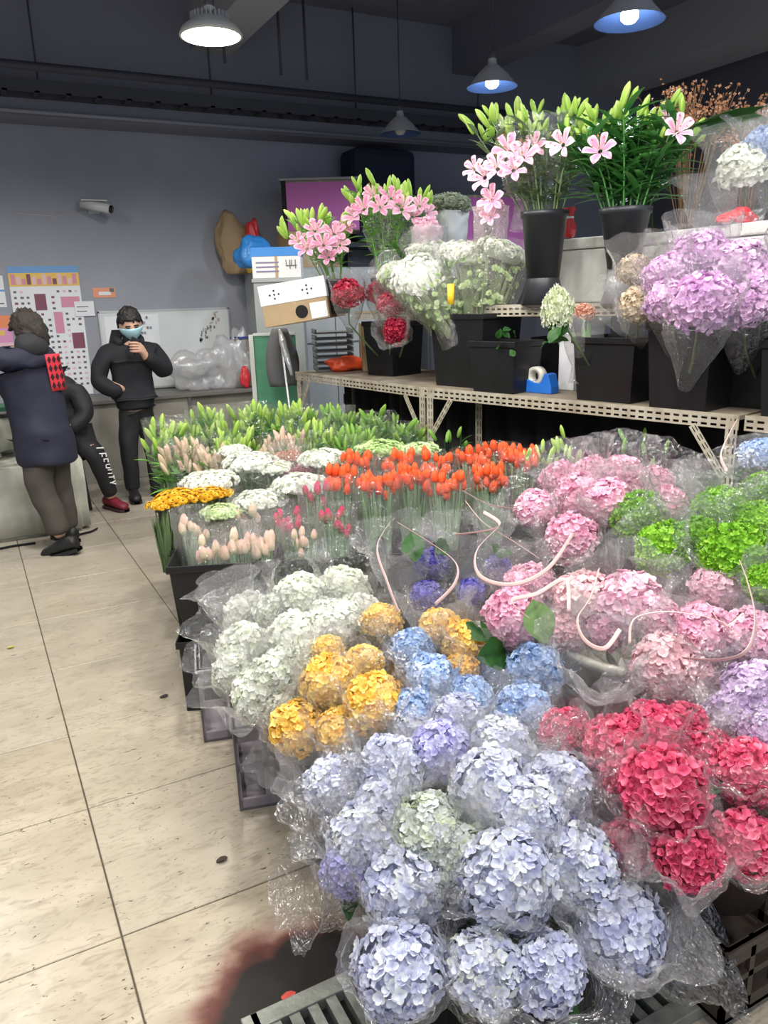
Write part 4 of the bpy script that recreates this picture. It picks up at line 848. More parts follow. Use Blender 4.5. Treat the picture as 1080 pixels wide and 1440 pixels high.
LB = [(235,600,.98,.12,P_bud,'bright green lily buds at the aisle corner, furthest from the shelf'),(292,584,1.0,.12,P_bud,'lily buds second from the aisle corner in the back row'),(352,578,1.02,.12,P_bud,'lily buds behind, in front of the white plastic bags'),(412,582,1.02,.12,P_bud,'lily buds below the green board in the back row'),(470,584,1.02,.12,P_bdk,'lily buds below the end of the slotted shelf'),(528,592,1.02,.12,P_bdk,'shaded lily buds beside the shelf post, back row'),(258,632,.94,.11,P_budp,'peach-tinged lily buds in hazy wrap at the aisle corner'),(325,618,.96,.11,P_bud,'bright green lily buds in the second row towards the aisle'),(392,624,.96,.11,P_budp,'pinkish lily buds above the dusty orange chrysanthemums'),(440,612,.98,.11,P_bud,'green lily buds in the middle of the second row'),(500,616,.98,.11,P_bdk,'green lily buds in the second row near the shelf post'),(572,606,1.0,.10,P_bdk,'deep green lily buds right beside the shelf post'),(300,646,.92,.08,P_budp,'small pale lily buds just above the white chrysanthemums')]
for i, (x, y, z, R, m, lb) in enumerate(LB):
    c = PZ(x, y, ZB(x, y, 0, lerp(1.75, 1.05, (y-578)/68))-.03); lilies(c, .40, R, lb, gLb, n=14, buds=3, bm=m, seed=i+10, bl=.095, lf=.13, base=.55, wrap=F_misty if i % 3 == 1 else F_clear, wtop=.05, up=1.6, per=11, leafm=G_lily)
gLs = 'lily bunches in the shade under the shelf'
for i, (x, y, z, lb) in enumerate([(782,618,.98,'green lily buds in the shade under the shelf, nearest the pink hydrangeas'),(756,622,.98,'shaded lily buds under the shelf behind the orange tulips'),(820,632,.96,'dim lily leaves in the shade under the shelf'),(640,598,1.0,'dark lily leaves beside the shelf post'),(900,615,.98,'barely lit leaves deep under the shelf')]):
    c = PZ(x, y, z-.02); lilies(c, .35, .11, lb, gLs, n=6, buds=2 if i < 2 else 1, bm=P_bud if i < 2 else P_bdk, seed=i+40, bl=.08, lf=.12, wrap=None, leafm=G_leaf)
# ================================================================== slotted-angle shelves
M_slot = mat('cream_slotted_steel', (.50, .46, .37), .5, .1, var=.35, vscale=14, c2=(.34, .28, .20))
M_deck = mat('shelf_board', (.30, .25, .18), .7, var=.4, vscale=6)
def slotted(mb, p0, p1, w, nrm_, pitch=.042):
    """strip of perforated steel from p0 to p1, w wide, real holes"""
    p0, p1 = Vector(p0), Vector(p1); d = p1-p0; L = d.length; d.normalize(); n = Vector(nrm_).normalized(); s = d.cross(n).normalized()
    k = max(1, int(L/pitch)); pt = L/k; xs_ = []
    for i in range(k): xs_ += [i*pt, i*pt+pt*.18, i*pt+pt*.82]
    xs_.append(L); zs = [0, .14, .30, .55, .72, 1]; xs2 = xs_
    V = [p0+d*x+s*(z-.5)*w for x in xs2 for z in zs]; F = []; m = len(zs)
    for i in range(len(xs2)-1):
        for j in range(m-1):
            if i % 3 == 1 and j == 3: continue
            if i % 3 == 1 and j == 1 and (i//3) % 1 == 0: continue
            F.append((i*m+j, (i+1)*m+j, (i+1)*m+j+1, i*m+j+1))
    mb.add(V, F)
def shelf(label, A, B, z, depth, posts, braces=True, zup=None, zlow=0):
    A = Vector((*A, 0)); B = Vector((*B, 0)); d = (B-A).normalized(); n = Vector((d.y, -d.x, 0))
    if n.x < 0: n = -n
    t = thing('slotted_shelf', label, 'shelf', A)
    q = lambda p, zz: (p-A)+Vector((0, 0, zz)); L = (B-A).length
    o = None
    mb = MB(); V = [q(A, z-.018)+n*.004, q(B, z-.018)+n*.004, q(B+n*depth, z-.018), q(A+n*depth, z-.018), q(A, z)+n*.004, q(B, z)+n*.004, q(B+n*depth, z), q(A+n*depth, z)]
    mb.add(V, [(0, 3, 2, 1), (4, 5, 6, 7), (0, 1, 5, 4), (1, 2, 6, 5), (2, 3, 7, 6), (3, 0, 4, 7)]).build('shelf_board', M_deck, t)
    mb = MB(); slotted(mb, q(A, z-.027), q(B, z-.027), .062, n); mb.build('front_beam', M_slot, t, solid=.003)
    mb = MB(); slotted(mb, q(A+n*depth, z-.03), q(B+n*depth, z-.03), .055, n); mb.build('rear_beam', M_slot, t, solid=.003)
    for u, back in posts:
        P = A+d*(L*u)+(n*depth if back else n*.003); mb = MB(); top = z if not back else (zup or z)
        slotted(mb, q(P-n*.004, 0)+d*0, q(P-n*.004, top), .05, n); slotted(mb, q(P+n*.02-d*.024, 0), q(P+n*.02-d*.024, top), .045, d)
        mb.build('post', M_slot, t, solid=.003)
        if braces and not back:
            for s in (-1, 1):
                if not (0 <= u*L+s*.2 <= L): continue
                mb = MB(); slotted(mb, q(P-n*.006+d*s*.02, z-.26), q(P-n*.006+d*s*.17, z-.055), .034, n); mb.build('brace', M_slot, t, solid=.003)
    return t, n, d
SA, SB, SC, SD = (2.168, 5.52), (2.33, 3.94), (2.754, 2.121), (3.02, 1.0)
s1, n1_, d1_ = shelf('cream slotted steel shelf unit at the far end carrying cartons and crimson flowers', SA, SB, 1.10, .75, [(.03, 0), (1, 0), (0, 1), (.97, 1)])
s2, n2_, d2_ = shelf('cream slotted steel shelf unit carrying the black bins and blue tape dispenser', (2.332, 3.93), SC, 1.10, .80, [(0.03, 0), (.985, 0), (0.05, 1), (.95, 1)])
s3, n3_, d3_ = shelf('cream slotted steel shelf unit at the picture edge behind the lime green hydrangeas', (2.762, 2.10), SD, 1.10, .80, [(1, 0), (0.05, 1)])
UZ = 1.55
su, nu_, du_ = shelf('raised cream slotted shelf above the bins carrying the tall lily buckets', (2.60, 3.75), (3.13, 1.45), UZ, .75, [(0, 0), (1, 0), (0, 1), (1, 1)], False, zlow=1.101)
shelf('raised shelf at the far end behind the pink lilies', (2.72, 5.6), (2.78, 3.85), 1.52, .5, [(0, 1), (1, 1)], False, zlow=1.101)
az2 = math.atan2(d2_.y, d2_.x)
def on_shelf(px, py, back=.0, z=1.1): return PZ(px, py, z)+n2_*back
def sbin(px, py, hw, hd, h, label, back=None, z=1.10, m=None, taper=.86):
    p = on_shelf(px, py, (back if back is not None else hd+.01), z); bucket('square_bin', (p.x, p.y, z+.001), hw, h, label, m, taper, square=True, rz=az2, wy=hd); return p
bn1 = sbin(530, 529, .15, .15, .36, 'tall black bin of crimson flowers on the far shelf')
bn2 = sbin(632, 546, .21, .17, .41, 'large black bin packed with white chrysanthemum bouquets on the shelf', .22)
bn3 = sbin(688, 553, .16, .12, .27, 'low empty black bin in front of the white chrysanthemum bin')
bn4 = sbin(842, 566, .17, .15, .30, 'black bin in the middle of the shelf holding a sleeved peach flower')
bn5 = sbin(945, 578, .15, .16, .37, 'big black bin under the rose-lilac hydrangeas, nearer the tape dispenser')
bn6 = sbin(1030, 578, .13, .15, .37, 'black bin under the rose-lilac hydrangeas, at the picture edge', .24)
sbin(1105, 590, .13, .15, .30, 'grey-black bin cut by the picture edge on the shelf')
bn7 = sbin(740, 548, .12, .11, .27, 'black bin behind the blue tape dispenser with a green sprig', .30)
# tape dispenser, cartons on the shelf
p = on_shelf(746, 553, .05); t = thing('tape_dispenser', 'bright blue packing tape dispenser on the shelf between black bins', 'tape dispenser', (p.x, p.y, 1.101), az2)
V2 = [(-.13, 0), (.12, 0), (.12, .035), (.10, .10), (.075, .105), (.05, .05), (-.0, .055), (-.11, .10), (-.13, .09)]
mb = MB(); n_ = len(V2)
mb.add([(x, -.035, z) for x, z in V2]+[(x, .035, z) for x, z in V2], [tuple(reversed(range(n_))), tuple(range(n_, 2*n_))]+[(i, (i+1) % n_, n_+(i+1) % n_, n_+i) for i in range(n_)])
mb.build('dispenser_body', mat('dispenser_blue', (.02, .16, .62), .35), t, bevel=.004)
RY = Matrix.Translation((0.0, 0, .085)) @ Matrix.Rotation(PI/2, 4, 'X')
MB().lathe([(.028, -.024), (.05, -.024), (.05, .024), (.028, .024), (.028, -.024)], 28, 0, RY).build('tape_roll', mat('tape_clear', (.62, .60, .52), .3), t, True)
def carton(name, p, s, rz, label, m, extra=None, cat='box', rx=0):
    t = thing(name, label, cat, p, rz); t.rotation_euler = (rx, 0, rz); w, d, h = s
    MB().box((-w/2, -d/2, 0), (w/2, d/2, h)).build('box_body', m, t, bevel=.004)
    MB().box((-.012, -d/2-.002, h*.02), (.012, -d/2, h)).box((-.02, -d/2-.001, h), (.02, d/2, h+.0015)).build('packing_tape', mat('tape_brown', (.42, .30, .16), .35), t)
    if extra: extra(t, w, d, h)
    return t
K = mat('cardboard', (.42, .30, .17), .8, var=.15, vscale=5); Kd = mat('cardboard_dull', (.30, .25, .20), .8, var=.2, vscale=5); Wc = mat('white_carton', (.70, .70, .72), .6)
def green_print(t, w, d, h):
    mb = MB().box((-w/2-.001, -d/2-.004, h*.80), (w/2+.001, -d/2-.001, h*.92), 0).box((-w*.35, -d/2-.004, h*.2), (w*.35, -d/2-.001, h*.68), 1); mb.build('print', [mat('print_green', (.05, .32, .14), .5), mat('print_lime', (.62, .72, .30), .5)], t)
p = on_shelf(770, 553, .22); carton('product_box', (p.x, p.y, 1.101), (.13, .10, .30), az2+PI/2+PI, 'white and green printed carton standing behind the blue tape dispenser', Wc, green_print)
p = on_shelf(457, 525, .34); 
t = carton('cardboard_box', (p.x+.12, p.y-.10, 1.101), (.30, .22, .34), -.35, 'brown cardboard box standing on the far end of the shelf', K)
p2 = on_shelf(435, 524, .25)
t = thing('tray_stack', 'stack of dark grey wire trays on the far end of the shelf', 'trays', (p2.x, p2.y+.05, 1.101), -.3); 
for k in range(7): MB().box((-.14, -.14, k*.045), (.14, .14, k*.045+.012)).box((-.14, -.14, k*.045), (-.13, .14, k*.045+.035)).box((.13, -.14, k*.045), (.14, .14, k*.045+.035)).build('tray', mat('tray_grey', (.16, .17, .18), .5), t)
def crumple(name, p, s, m, label, cat, seed=0, sub=4, amp=.35, rz=0, parent_label=None):
    import bmesh
    bm = bmesh.new(); bmesh.ops.create_icosphere(bm, subdivisions=sub, radius=1)
    for v in bm.verts:
        q = v.co.copy(); n = noise.noise(q*1.3+Vector((seed, 0, 0))); n2 = abs(noise.noise(q*3.1+Vector((0, seed, 0)))); v.co = q*(1+amp*n-amp*.7*n2); v.co.z = max(-.85, v.co.z)
        v.co = Vector((v.co.x*s[0], v.co.y*s[1], (v.co.z+.85)*s[2]))
    me = bpy.data.meshes.new(name); bm.to_mesh(me); bm.free(); me.materials.append(m)
    for f in me.polygons: f.use_smooth = True
    o = link(name, me); o.location = p; o.rotation_euler = (0, 0, rz); return tag(o, label, cat)
p = on_shelf(473, 523, .10); crumple('plastic_bag', (p.x, p.y, 1.10), (.16, .10, .06), mat('bag_orange_red', (.75, .09, .03), .35, bump=.4), 'crumpled orange-red plastic bag on the shelf beside the brown cardboard box', 'plastic bag', 3)
# tilted flower carton with white lid resting on the trays and box
def lidded(t, w, d, h):
    mb = MB().box((-w/2-.004, -d/2-.004, h*.52), (w/2+.004, d/2+.004, h+.004)); mb.build('white_lid', Wc, t, bevel=.003)
    mb = MB()
    for cx in (-.12, .10):
        for a, b in ((0, 0), (-.03, 0), (.03, 0), (0, .025), (0, -.025)): mb.tube([(cx+a, -d/2-.003, h*.76+b), (cx+a, -d/2-.007, h*.76+b)], .006, 8)
    mb.build('dot_pattern', mat('hole_black', (.008, .008, .008), .9), t); mb = MB()
    mb.tube([(.04, -d/2-.0, h*.25), (.04, -d/2-.003, h*.25)], .042, 16)
    mb.build('vent_hole', mat('hole_black', (.008, .008, .008), .9), t)
    MB().box((.10, -d/2-.004, .01), (.21, -d/2-.001, h*.42)).build('paper_label', mat('paper_white', (.7, .7, .7)), t)
p = PD(432, 452, 5.35); carton('flower_carton', (p.x, p.y, p.z), (.44, .55, .26), -.62, 'long brown carton with a white dotted lid lying tilted over the far shelf end', K, lidded, rx=0).rotation_euler = (0, -.13, -.62)
# cabinet and cartons behind
cb = (3.15, 7.75, 0)
t = thing('storage_cabinet', 'tall light grey cabinet against the back wall beside the whiteboard', 'cabinet', cb)
MB().box((-.42, -.30, 0), (.9, .5, 1.93)).build('carcass', mat('cabinet_grey', (.36, .38, .39), .5, var=.1), t, bevel=.006)
for x0, x1 in ((-.41, .23), (.24, .89)):
    for z0, z1 in ((.05, 1.18), (1.20, 1.91)):
        o = MB().box((x0, -.325, z0), (x1, -.301, z1)).build('door', mat('cabinet_door', (.38, .40, .41), .45), t, bevel=.003)
        MB().box((x0+.05, -.345, (z0+z1)/2-.05), (x0+.07, -.325, (z0+z1)/2+.05)).build('handle', mat('hole_black', (.01, .01, .01)), o)
def blue44(t, w, d, h):
    MB().box((-w/2-.003, -d/2-.003, h*.72), (w/2+.003, d/2+.003, h+.003)).build('blue_lid', mat('box_blue', (.04, .22, .60), .4), t)
    for i, ch in enumerate('44'):
        mb = MB(); x = w*.22+i*.045; q = lambda x0, z0, x1, z1: mb.box((x+x0, -d/2-.004, h*.30+z0), (x+x1, -d/2-.001, h*.30+z1))
        q(.02, 0, .028, .07); q(-.01, .02, .034, .028); q(-.01, .02, -.003, .07); mb.build('number_print', mat('ink', (.1, .1, .1)), t)
    mb = MB()
    for k in range(3): mb.box((-w*.42, -d/2-.003, h*.2+k*.035), (w*.05, -d/2-.001, h*.2+k*.035+.012))
    mb.build('line_print', mat('print_purple', (.22, .18, .32), .6), t)
p = PD(392, 386, 6.6); carton('shoe_box', (p.x, p.y, 1.80), (.40, .34, .24), -.45, 'white carton with a blue lid and the number 44 beside the blue plastic bag', Wc, blue44)
t = thing('side_table', 'narrow grey stand under the carton with the number 44', 'stand', (p.x, p.y, 0), -.45); MB().box((-.2, -.17, 0), (.2, .17, 1.8)).build('stand_body', mat('stand_grey', (.30, .32, .32), .6), t, bevel=.005); MB().box((-.21, -.18, 1.77), (.21, .18, 1.799)).build('stand_top', mat('cabinet_grey', (.3, .3, .3)), t)
pb = PD(362, 377, 7.5); crumple('plastic_bag', (pb.x, 7.60, 1.935), (.17, .12, .16), mat('bag_blue', (.04, .25, .68), .3, bump=.4), 'shiny blue plastic bag on the grey cabinet', 'plastic bag', 8)
carton('cardboard_box', (3.28, 7.75, 1.935), (.55, .4, .34), -.05, 'open brown cardboard box on top of the grey cabinet behind the blue bag', K)
def pinkside(t, w, d, h):
    MB().box((-w/2+.03, -d/2-.006, .01), (w/2, -d/2-.001, h*.96)).build('pink_print', petal('print_magenta', [(0, (.45, .10, .42)), (1, (.75, .25, .60))]), t)
    MB().box((-w/2+.0, -d/2-.008, 0), (-w/2+.045, -d/2-.001, h)).build('corner_edge', mat('hole_black', (.01, .01, .01)), t)
    MB().box((-w/2-.02, -d/2-.03, h), (w/2+.02, d/2, h+.02)).build('lid_board', mat('lid_grey', (.28, .27, .27), .7), t)
def pinkside2(t, w, d, h):
    MB().box((-w/2+.01, -d/2-.006, .01), (w/2-.01, -d/2-.001, h*.96)).build('pink_print', MATS['print_magenta'], t)
c4 = PD(377, 332, 7.2)
carton('appliance_box', (3.42, 7.72, 2.275), (.75, .48, .47), -.45, 'large cardboard box with magenta printed front on top of the grey cabinet', Kd, pinkside)
carton('appliance_box', (4.95, 7.35, 1.99), (1.15, .5, .62), -.3, 'wide magenta printed box behind the white chrysanthemums', Kd, pinkside2)
t = thing('storage_cabinet', 'dark cabinet in the back corner carrying the wide magenta box', 'cabinet', (4.95, 7.4, 0)); MB().box((-.7, -.35, 0), (.7, .35, 1.985)).build('carcass', mat('dark_cabinet', (.05, .055, .07), .6), t, bevel=.006); MB().box((-.68, -.37, .05), (-.01, -.351, 1.95)).box((.01, -.37, .05), (.68, -.351, 1.95)).build('door', mat('dark_cabinet_door', (.06, .065, .08), .5), t)
t = thing('cloth_bundle', 'dark navy bundle on the ledge near the back wall lintel', 'bundle', (4.25, 8.05, 2.2)); MB().box((-.38, -.2, 0), (.38, .2, .95)).build('bundle_body', mat('navy_cloth', (.02, .025, .05), .9), t, bevel=.08); MB().box((-.39, -.21, .45), (.39, .21, .5)).build('strap', mat('navy_strap', (.05, .05, .08), .7), t)
t = thing('dark_ledge', 'dark ledge on the back wall under the navy bundle', 'ledge', (4.25, 8.05, 2.15)); MB().box((-.5, -.24, 0), (.5, .25, .045)).build('board', M_dark, t); MB().box((-.4, .0, -.25), (-.36, .25, 0)).box((.36, .0, -.25), (.4, .25, 0)).build('bracket', M_dark, t)
# paper sack hanging on the wall with red bag
p = PY(335, 395, 8.15)
o = crumple('paper_sack', (p.x-.03, 8.12, 1.90), (.19, .10, .32), mat('kraft_paper', (.34, .24, .14), .8, bump=.6), 'crumpled brown paper sack hanging on the back wall', 'sack', 21, amp=.3)
o = crumple('plastic_bag', (p.x+.14, 8.02, 1.98), (.09, .07, .24), mat('bag_red', (.62, .04, .05), .35, bump=.4), 'bright red plastic bag hanging beside the brown paper sack', 'plastic bag', 5)
o = crumple('plastic_bag', (p.x+.10, 7.98, 1.90), (.07, .04, .09), mat('bag_yellow', (.75, .48, .05), .4), 'small yellow package sticking out under the red bag', 'package', 9)
# green board, jacket, pole
p = PZ(383, 560, .75); q = PD(382, 470, 6.0)
t = thing('green_board', 'green panel with a pale edge standing upright beside the shelf end', 'board', (q.x, q.y, 0), -.48)
MB().box((-.14, -.02, 0), (.18, .02, 1.36)).build('panel', mat('green_panel', (.07, .24, .14), .55, var=.2, vscale=10), t, bevel=.003)
MB().box((-.175, -.03, 0), (-.141, .03, 1.37)).box((-.141, -.026, 1.361), (.18, .026, 1.38)).build('edge_strip', mat('pale_strip', (.5, .52, .5), .5), t)
mb = MB()
n = 14; V = []; F = []
for j in range(13):
    v = j/12; w = .055+.07*math.sin(v*2.4)
    for i in range(n): a = 2*PI*i/n; V.append((w*math.cos(a)*(1+.12*math.sin(5*a+v*3)), .05*math.sin(a)+.012*math.sin(4*a), -v*.42))
F = [(j*n+i, j*n+(i+1) % n, (j+1)*n+(i+1) % n, (j+1)*n+i) for j in range(12) for i in range(n)]
q = PD(393, 462, 5.75); o = mb.add(V, F).build('hanging_jacket', mat('jacket_grey', (.10, .10, .105), .9), None, True, loc=q, solid=.004); tag(o, 'dark grey jacket hanging in front of the green board', 'jacket')
a = PD(393, 463, 5.6); b = PD(418, 556, 5.5); t = thing('umbrella', 'folded umbrella in shiny film leaning against the shelf end', 'umbrella', b)
MB().tube([(0, 0, -b.z+.002), a-b], .008, 8).build('shaft', mat('alu', (.5, .5, .5)), t, True); MB().tube([(a-b)*.98, (a-b)*.8, (a-b)*.55, (a-b)*.3], [.012, .028, .022, .01], 8).build('wrap', mat('umbrella_foil', (.42, .42, .44), .2, .3, bump=.6), t, True)
# plastic bags on the counter
M_bagw = film('white_bag_film', .72, .35, bscale=7, bstr=.5, rough=.3)
for k, (px, py, s, lb) in enumerate(((275, 540, (.26, .16, .20), 'milky white plastic bag on the back counter beside the masked person'), (312, 528, (.22, .16, .27), 'milky white plastic bag on the back counter in the middle of the three'), (343, 520, (.12, .12, .32), 'white plastic bag with red mark nearest the green board'))):
    p = PY(px, py, 7.9); crumple('plastic_bag', (p.x, 7.9, .777), s, M_bagw, lb, 'plastic bag', 30+k, amp=.5)
p = PY(349, 533, 7.6); o = crumple('red_package', (p.x, 7.7, .777), (.05, .04, .13), mat('bag_red', (.6, .05, .04)), 'small orange-red package behind the green board edge', 'package', 2)
p = PY(345, 500, 7.9); carton('cardboard_box', (2.62, 7.98, .777), (.34, .3, .48), 0, 'brown box behind the white bags, with a blue folder', Kd)
o = MB().box((-.14, -.1, 0), (.14, .1, .02)).build('blue_folder', mat('folder_blue', (.04, .08, .30), .5), None, loc=(2.60, 7.92, 1.262), bevel=.003); o.rotation_euler = (0, 0, .2); tag(o, 'blue folder lying on the brown box behind the white bags', 'folder')
for k, (x, h, c) in enumerate(((1.42, .16, (.05, .10, .22)), (1.49, .19, (.02, .02, .03)), (1.55, .17, (.03, .03, .05)))):
    t = thing('bottle', ('blue', 'tallest black', 'small dark')[k]+' bottle on the counter below the whiteboard', 'bottle', (x, 7.85, .776)); MB().lathe([(0, 0), (.026, 0), (.028, .01), (.028, h*.62), (.012, h*.8), (.012, h)], 16).build('bottle_body', mat('bottle%d' % k, c, .2), t, True); MB().lathe([(.014, h-.01), (.014, h+.015), (0, h+.015)], 14).build('cap', mat('cap_dark', (.02, .02, .02)), t, True)

# ---- flowers on the shelves
gX = 'rose-lilac hydrangeas on the shelf'
for i, (x, y, d, R, lb) in enumerate([(985,362,3.30,.115,'rose-lilac hydrangea at the top middle of the big shelf bunch'),(940,388,3.25,.09,'rose-lilac hydrangea nearest the beige ones'),(942,424,3.15,.085,'rose-lilac hydrangea low at the beige side with peach tips'),(986,428,3.05,.115,'largest rose-lilac hydrangea in front over the bin'),(1038,376,3.20,.11,'rose-lilac hydrangea at the top near the picture edge'),(1046,432,3.05,.088,'rose-lilac hydrangea low near the picture edge'),(1076,404,3.1,.09,'rose-lilac hydrangea cut off by the picture edge'),(1015,396,3.25,.085,'rose-lilac hydrangea in the centre of the big shelf bunch')]):
    bn = bn5 if x < 1000 else bn6; bloom(x, y, 0, R, P_ros, lb, (bn.x, bn.y, 1.14), gX, kind='frl' if i % 2 else 'hyd', wrap=1, leaves=1, d=d, lean=.35)
for x, y, d, R, lb in [(893,382,3.45,.075,'beige dried-looking hydrangea, the upper of two on the shelf'),(899,430,3.35,.078,'beige hydrangea, the lower of two on the shelf, under crackly film')]:
    bloom(x, y, 0, R, P_bei, lb, (bn4.x, bn4.y, 1.14), 'beige hydrangeas', wrap=2, leaves=0, d=d, film_=F_clear2)
def loosebagD(px, py, d, R, sz, label, ax, m, k): o = use('cellophane_bag', BIGS[k], m, None, PD(px, py, d), toq(ax, k), (R, R, sz)); tag(o, label, 'plastic bag')
loosebagD(868, 432, 3.5, .07, .05, 'crackly clear wrap with lilac glints beside the lower beige hydrangea', (-.5, -.2, .8), F_clear2, 1)
gC = 'crimson flowers on the far shelf'
for x, y, d, R, lb in [(489,414,4.85,.09,'round crimson bloom nearest the white dotted carton'),(533,412,4.9,.07,'crimson bloom behind, next to the white chrysanthemums'),(550,430,4.75,.075,'crimson bloom pressed against the white chrysanthemum bouquets'),(557,466,4.65,.07,'crimson-pink bloom sticking out sideways below the white chrysanthemums')]:
    bloom(x, y, 0, R, P_cri, lb, (bn1.x, bn1.y, 1.16), gC, kind='frl', d=d, leaves=0, axis=(-.6, -.5, .2) if y > 460 else (-.2, -.4, .8))
gMS = 'white chrysanthemum bouquets on the shelf'
for i, (x, y, d, R, ax, lb) in enumerate([(548,382,4.7,.085,(-.5,.0,.75),'small white chrysanthemum bouquet leaning towards the crimson flowers'),(588,388,4.4,.14,(-.4,-.5,.6),'dense pure white chrysanthemum bouquet facing out from the big bin'),(600,352,4.75,.12,(-.2,-.1,1),'white chrysanthemum bouquet at the back of the big bin'),(655,360,4.4,.15,(0,-.25,1),'white chrysanthemum bouquet in the middle of the big bin showing its stems'),(706,358,4.28,.145,(.3,-.2,1),'white chrysanthemum bouquet nearest the tall black bucket')]):
    c = PD(x, y, d); zb = 1.34; t = thing('chrysanthemum_bunch', lb, 'chrysanthemums', (bn2.x+(c.x-bn2.x)*.3, bn2.y+(c.y-bn2.y)*.3, zb), 0, gMS)
    h = c-Vector(t.location); axn = Vector(ax).normalized(); q = toq(axn, i)
    use('flower_spray', MUM[i % 3], P_mum, t, h, q, (R, R, R*.9))
    # side florets and stems fanning down to the bin
    dn = (h).normalized(); L = h.length; P, Nn = sphere_pts(60, -.2, (1, 1, 1), .05, i)
    pts = []; nn = []
    for k in range(70):
        a = k*2.4; u = rnd.uniform(.35, .98); rr = R*(.28+.68*u); e1 = dn.orthogonal().normalized(); e2 = dn.cross(e1); r_ = e1*math.cos(a)+e2*math.sin(a); pts.append(np.array(dn*L*u+r_*rr)); nn.append(np.array((r_*.8+dn*.5).normalized()))
    me = scatter('side_floret', pts, nn, mp_, .02, i, .5); use('side_floret', me, P_mgr, t)
    bl = blades(44, R*1.0, L, 1.0, i+60, .016); Q = toq(dn); bl.v = [tuple(Q @ Vector(v)) for v in bl.v]; bl.build('foliage', pm('mum_stem_green%d' % i, (.16, .22, .10), (.28, .34, .18), (.40, .44, .28), trans=.2), t, True)
    sz = L/4.0; use('wrap_sleeve', TSL[i % 3], F_misty, t, h*.80, toq(dn, i), (R*1.02, R*1.02, sz*.95))
o = MB().tube([(0, 0, 0), (0, 0, .10)], .018, 12).build('yellow_tag', mat('tag_yellow', (.85, .55, .03), .5), None, True, loc=PD(634, 428, 3.98)); tag(o, 'small yellow sachet tucked between the white chrysanthemum bouquets', 'sachet')
# stock and peach flower in middle bin
c = PD(784, 440, 3.55); t = thing('white_stock', 'white stock flower spike leaning out between the tape dispenser and the peach flower', 'flower', (bn4.x-.05, bn4.y+.05, 1.15)); h = c-Vector(t.location)
use('flower_spike', GRN[0], pm('petal_stock', (.55, .62, .35), (.80, .83, .68), (.88, .89, .82)), t, h, toq((-.15, -.1, 1)), (.065, .065, .125)); MB().tube([(0, 0, 0), h*.6, h], .005, 6).build('stem', G_dull, t, True)
for k in range(5): use('leaf', LEAF, G_leaf, t, h+Vector((-.05, -.02, -.12))+vr(.04), toq(vr(1)), .09)
tulips(818, 447, 1.0, 1, .01, P_brn, 'x', None) if False else None
c = PD(822, 440, 3.75); t = thing('carnation_bunch', 'peach flower in a pale sleeve standing in the middle shelf bin', 'flower', (c.x, c.y, 1.14)); use('flower_head', FRL[1], pm('petal_peach', (.60, .30, .22), (.78, .45, .34), (.86, .62, .50)), t, (0, 0, c.z-1.14), toq((0, -.3, 1)), .045)
blades(12, .06, c.z-1.16, 1, 5, .012).build('foliage', G_tul, t, True); use('wrap_sleeve', TSL[0], F_haze, t, (0, 0, .26), None, (.085, .085, .07))
c = PD(712, 478, 4.0); t = thing('green_sprig', 'dark green leafy sprig hanging out of the bin behind the tape dispenser', 'foliage sprig', c)
for k in range(6): use('leaf', LEAF, G_leaf, t, vr(.04)+Vector((0, 0, -.02+.01*k)), toq(vr(1)), .055)
# ---- upper shelf
def tallbucket(px, py, d, r, h, label, m, foot=False):
    p = PD(px, py, d); z = UZ+.001; t = thing('flower_bucket', label, 'bucket', (p.x, p.y, z))
    f = .16 if foot else 0
    MB().lathe([(0, f), (r*.62, f), (r*.98, h-.03), (r*1.06, h-.025), (r*1.07, h), (r*1.0, h), (r*.95, h-.03), (r*.6, f+.012), (0, f+.012)], 32).build('tub_body', m, t, True)
    if foot: MB().lathe([(r*.85, 0), (r*.62, f*.5), (r*.55, f)], 28).build('clear_pedestal', film('grey_clear_plastic', .35, .5, (.5, .52, .56), 3, .05, .15), t, True, solid=.003)
    else: MB().lathe([(r*.98, 0), (r*.70, .14), (r*.55, .18)], 28).build('flared_foot', M_bkt2, t, True, solid=.004)
    return p, z+h
tb1, t1z = tallbucket(763, 424, 4.1, .115, .46, 'tall dark bucket with flared foot under the pink lilies above the bins', M_bkt2)
tb2, t2z = tallbucket(874, 412, 3.75, .115, .43, 'tall dark bucket on a clear pedestal under the leafy lilies', M_bkt2, True)
def Wf(c, L): return [((lambda w: (w.x-c.x, w.y-c.y, w.z-c.z, s))(PD(x, y, d))) for x, y, d, s in L]
c = PD(750, 160, 4.05)
lilies(c, t1z-.12, .33, 'big bouquet of pink lilies and green buds in the tall bucket behind the white chrysanthemums', 'pink lily bouquets', n=24, buds=3, flowers=Wf(c, [(700,238,3.85,.085),(735,222,3.8,.085),(752,208,3.85,.08),(682,250,3.9,.08),(716,214,3.85,.085),(692,282,3.9,.075),(690,305,3.95,.06),(722,240,3.78,.08),(668,238,3.95,.07)]), wrap=F_misty, seed=71, bl=.10, lf=.14, base=.2, per=12, foot=Vector((tb1.x, tb1.y, t1z-.12)), leafm=G_dull, wtop=-.05, wR=.62)
c = PD(885, 150, 3.75)
lilies(c, t2z-.12, .34, 'leafy lily bouquet with dark green foliage and few pink flowers in the pedestal bucket', 'pink lily bouquets', n=26, buds=2, flowers=Wf(c, [(844,213,3.4,.075),(952,186,3.45,.075),(792,204,3.5,.07),(940,170,3.55,.06)]), wrap=None, seed=73, bl=.10, lf=.20, base=.2, per=22, lw=.075, foot=Vector((tb2.x, tb2.y, t2z-.12)), leafm=pm('lily_leaf_deep', (.02, .10, .02), (.06, .22, .05), (.18, .38, .12), trans=.25, rough=.4))
o = [q for q in col.objects if q.name.startswith('lily_bud')]
gPL = 'pink lily bouquets'
c = PD(445, 300, 5.1)
